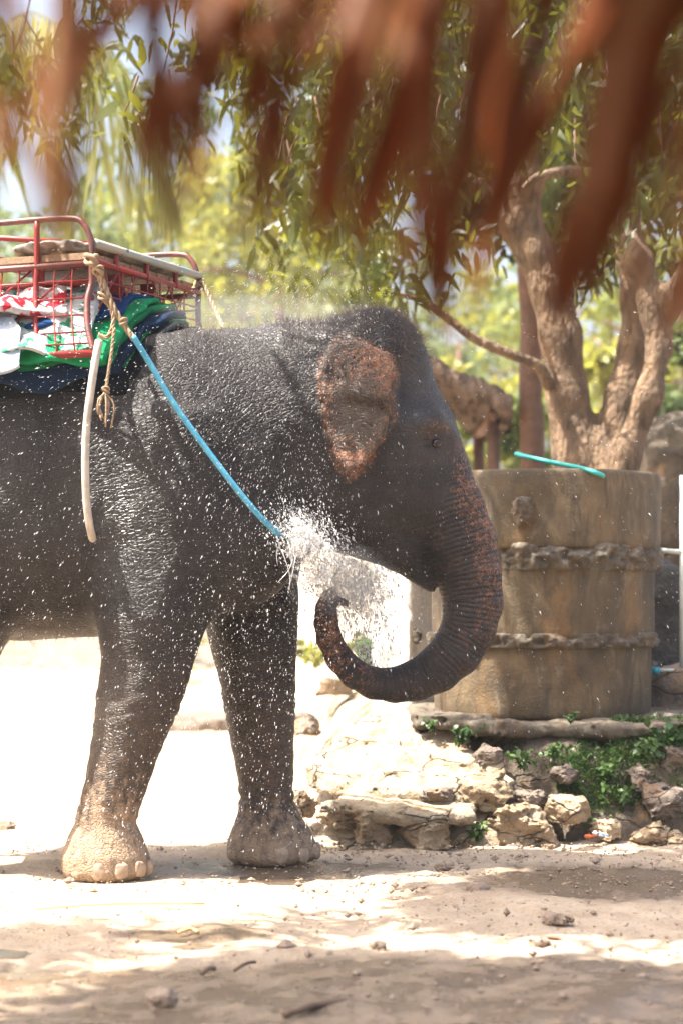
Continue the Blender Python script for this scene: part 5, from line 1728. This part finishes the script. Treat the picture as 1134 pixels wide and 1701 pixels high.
def splash():
    """the gush of water between the trunk tip and the chest"""
    h = 0.011
    lo, hi = (-0.42, 8.85, 0.80), (0.35, 10.0, 1.62)
    X, Y, Z = grid(lo, hi, h)
    c = cone_chain(X, Y, Z, [(*P(497, 890, 9.06), 0.075), (*P(520, 930, 9.18), 0.092), (*P(560, 965, 9.5), 0.078), (*P(600, 1000, 9.72), 0.05), (*P(632, 1035, 9.8), 0.03)], 0.05)
    c = smin(c, cone_chain(X, Y, Z, [(*P(530, 930, 9.3), 0.06), (*P(590, 950, 9.55), 0.055), (*P(635, 985, 9.7), 0.03)], 0.04), 0.05)
    n = fbm(X * 11, Y * 11, Z * 11, 4, 5, 0.6)
    st = fbm(X * 22 + Z * 8, Y * 22, Z * 9 - X * 8, 3, 9)
    f = c + n * 0.045 + st * 0.022
    f = np.maximum(f, -(c + 0.022 + 0.02 * n))          # a hollow, torn sheet
    f = np.maximum(f, 0.012 - np.abs(st) * 0.05 - 0.25 * (n + 0.1))
    V, Q = surfnet(f.astype(np.float32), lo, h)
    t = thing('water_splash', 'white gush of water bursting from the trunk tip against the chest', 'splash', tuple(P(540, 960, 9.2)))
    part('torn_sheet', V, Q, M['splash'], t)
    lig = []
    src = P(500, 895, 9.05)
    for _ in range(60):
        a0 = rng.random()
        s0 = src * (1 - a0) + P(575, 985, 9.6) * a0 + rng.normal(0, 0.035, 3)
        d = np.array((rng.normal(0.25, 0.6), rng.normal(0, 0.4), rng.normal(-0.5, 0.55)))
        L = rng.uniform(0.02, 0.085)
        pts = [s0, s0 + d * L * 0.5 + np.array((0, 0, 0.01)), s0 + d * L + np.array((0, 0, -0.35 * L * L * 6))]
        c = spline(pts, 8)
        r0 = rng.uniform(0.001, 0.003)
        lig.append(tube(c, np.linspace(r0, r0 * 0.25, len(c)) * (1 + 0.4 * np.sin(np.arange(len(c)) * 2.1)), 5))
    for _ in range(7):     # threads running down the foreleg
        s0 = P(rng.uniform(455, 492), rng.uniform(880, 930), 9.02)
        e = s0 + np.array((rng.normal(-0.02, 0.03), rng.normal(0, 0.02), -rng.uniform(0.05, 0.17)))
        c = spline([s0, (s0 + e) / 2 + rng.normal(0, 0.012, 3), e], 8)
        lig.append(tube(c, np.linspace(0.0022, 0.0007, len(c)), 5))
    v, q = join(lig)
    part('threads', v, q, M['spray'], t, kind='stuff')
    m = 19000
    a = rng.random(m)
    base = P(482, 868, 9.02)[None] * (1 - a[:, None]) + P(610, 1020, 9.85)[None] * a[:, None]
    C = base + rng.normal(0, 1, (m, 3)) * np.array((0.11, 0.09, 0.09)) * (0.55 + 0.65 * a[:, None])
    D = np.stack((0.25 * rng.normal(size=m) + 0.3, 0.2 * rng.normal(size=m), -1 + 0.5 * rng.normal(size=m)), 1)
    r = np.clip(rng.gamma(1.5, 0.0008, m), 0.0005, 0.006)
    V, Q = drops(C, D, r, rng.uniform(1.0, 2.6, m))
    m = 4200
    px, py = np.clip(rng.normal(598, 32, m), 525, 700), rng.uniform(940, 1110, m)
    Yd = rng.uniform(9.62, 9.95, m)
    C = np.stack(((px - CX) / F * Yd, Yd, HC + (HY - py) / F * Yd), 1)
    V2, Q2 = drops(C, np.stack((0.15 + 0.1 * rng.normal(size=m), 0 * px, -1 + 0 * px), 1), np.clip(rng.gamma(1.6, 0.0008, m), 0.0005, 0.004), rng.uniform(2, 5, m))
    part('drops', np.concatenate((V, V2)), np.concatenate((Q, Q2 + len(V))), M['spray'], t, kind='stuff')


splash()
mm_, mt_ = newmat('mist_air')
output(mt_, None, N(mt_, 'VolumePrincipled', {'Color': (0.97, 0.97, 0.96, 1), 'Density': 0.7, 'Anisotropy': 0.2}))
for c, r, sd, lab in ((P(565, 960, 9.45), (0.26, 0.34, 0.19), 3, 'soft mist round the gush of water at the chest'), (P(470, 525, 9.5), (0.42, 0.30, 0.10), 4, 'pale mist of fine spray hanging over the neck and back')):
    V, Q = blob(c, r, 0.05, sd, 0.03, 5)
    if sd == 4:
        mm_ = mm_.copy()
        [n for n in mm_.node_tree.nodes if n.type == 'PRINCIPLED_VOLUME'][0].inputs['Density'].default_value = 0.3
    tag(part('mist', V, Q, mm_), lab, 'mist', kind='stuff')

# ------------------------------------------------------------------ the thatched eave the picture was taken under
roof = thing('thatch_eave', 'fringe of long dry palm leaves hanging from a thatched eave close to the viewer', 'thatch', (0, 1.75, 1.7))
V, Fc = tube([(-1.6, 1.75, 1.745), (1.6, 1.75, 1.745)], 0.03, 10)
part('eave_pole', V, Fc, M['wood'], roof)
n = 160
U, W_ = np.meshgrid(np.linspace(0, 1, n), np.linspace(-1.6, 1.6, n), indexing='ij')
edge = 1.745 - 0.16 * sstep(-0.1, 0.5, fbm(W_ * 9, 0 * W_, 0 * W_, 2, 4)) - 0.14 * np.exp(-((W_ + 0.138) / 0.04) ** 2) + 0.02 * fbm(W_ * 30, 0 * W_, 0 * W_, 2, 9)
top = np.stack((W_, edge - U * (edge + 1.8), 1.79 + U * 1.9 + 0.015 * fbm(W_ * 6, U * 20, 0 * U, 2, 3)), -1).reshape(-1, 3)
bot = top - np.array((0, 0, 0.05))
a = (np.arange(n - 1)[:, None] * n + np.arange(n - 1)[None]).ravel()
q = np.stack((a, a + 1, a + n + 1, a + n), 1)
part('thatch_sheet', np.concatenate((top, bot)), np.concatenate((q, q[:, ::-1] + n * n)), M['thatch'], roof)
for sx in (-1.5, 1.5):
    V, Fc = tube([(sx, 1.7, -0.02), (sx, 1.7, 1.75)], 0.05, 10)
    part('roof_post', V, Fc, M['wood'], roof)
fr = [  # top px,py  bottom px,py  width px, depth, colour
    (-5, -60, 8, 240, 64, 2.35, 0), (120, -60, 84, 395, 56, 2.3, 0), (178, -60, 190, 90, 70, 2.25, 0), (235, -30, 160, 140, 50, 2.4, 1),
    (292, -70, 285, 345, 56, 2.40, 1), (246, -40, 236, 350, 40, 2.25, 0), (335, -60, 300, 380, 44, 2.25, 0), (395, -60, 345, 210, 74, 2.3, 0), (455, -60, 420, 130, 56, 2.42, 1),
    (540, -60, 395, 385, 62, 2.3, 0), (498, -60, 470, 70, 70, 2.25, 0), (690, -60, 585, 400, 104, 2.38, 0), (640, -60, 560, 320, 44, 2.42, 1),
    (775, -60, 690, 470, 52, 2.35, 0), (830, -60, 740, 500, 56, 2.42, 1), (905, -60, 800, 390, 58, 2.3, 0), (1010, -60, 840, 370, 60, 2.38, 0),
    (1075, -60, 925, 490, 70, 2.38, 0), (1140, -60, 985, 420, 52, 2.35, 0), (1200, -60, 1075, 300, 50, 2.3, 0), (1190, 100, 1090, 520, 56, 2.42, 1), (350, -60, 370, 40, 80, 2.25, 0),
    (225, -60, 215, 20, 100, 2.25, 0), (430, -60, 440, 15, 110, 2.25, 0), 
    (1130, -60, 1130, 60, 90, 2.25, 0), (30, 180, -10, 330, 34, 2.3, 0), (1160, 40, 1125, 250, 50, 2.35, 0)]
fr2 = []
for (ax, ay, bx, by, wd, Yd, cm) in fr:
    k = 3 if wd > 50 else 2
    for j in range(k):
        o = (j - (k - 1) / 2) * wd * 0.42
        fr2.append((ax + o + rng.normal(0, 5), ay, bx + o * 0.9 + rng.normal(0, 14), by - abs(rng.normal(0, 40)) + (25 if j == 1 else 0), wd * rng.uniform(0.42, 0.66), Yd + rng.normal(0, 0.05), 1 if rng.random() < (0.75 if cm else 0.18) else 0))
for (ax, ay, bx, by, wd, Yd, cm) in fr2:
    Yd -= 0.55
    a, b = P(ax, ay, Yd), P(bx + (bx - ax) * 0.10, by + (by + 60) * 0.12, Yd - 0.05)
    wd *= 1.1
    a0 = a + (a - b) * 0.10
    nr = 22
    t = np.linspace(0, 1, nr)[:, None]
    c = a0 + (b - a0) * t + np.array((0.012, 0.02, 0)) * np.sin(t * 3.0 + ax) + np.stack((fbm(t[:, 0] * 3 + ax, 0 * t[:, 0], 0 * t[:, 0], 2, 3) * 0.006,) * 3, 1)
    s = np.cross((b - a0) / np.linalg.norm(b - a0), np.array((0, 1, 0)))
    s = s * math.cos(0.5 * math.sin(ax)) + np.array((0, 1, 0)) * math.sin(0.5 * math.sin(ax))
    ww = wd / 2 / F * Yd * np.clip(np.minimum(1, (1 - t) * 4.5 + 0.15), 0, 1)
    dp = np.array((0, 0.012, 0)) * np.ones((nr, 1))
    L_, M_, R_ = c - s * ww, c + dp, c + s * ww
    Vt = np.stack((L_, M_, R_), 1).reshape(-1, 3)
    Vb = Vt + np.array((0, 0.0015, 0))
    V = np.concatenate((Vt, Vb))
    k = len(Vt)
    Fc = []
    for i in range(nr - 1):
        for j in (0, 1):
            o = i * 3 + j
            Fc.append((o, o + 1, o + 4, o + 3))
            Fc.append((k + o, k + o + 3, k + o + 4, k + o + 1))
        o = i * 3
        Fc.append((o, o + 3, k + o + 3, k + o))
        Fc.append((o + 2, k + o + 2, k + o + 5, o + 5))
    part('palm_leaf', V, Fc, M['palm_tan' if cm else 'palm_dry'], roof)

# ------------------------------------------------------------------ thin haze added to pale the distance and lift the darks
hm, ht = newmat('haze_air')
output(ht, None, N(ht, 'VolumePrincipled', {'Color': (0.95, 0.95, 0.93, 1), 'Density': 0.0013, 'Anisotropy': 0.3}))
V, Fc = box((0, 40, 6.5), (120, 110, 17), None)
tag(part('haze', V, Fc, hm, smooth=False), 'thin bright haze added to the air to lighten far things', 'haze', kind='stuff')
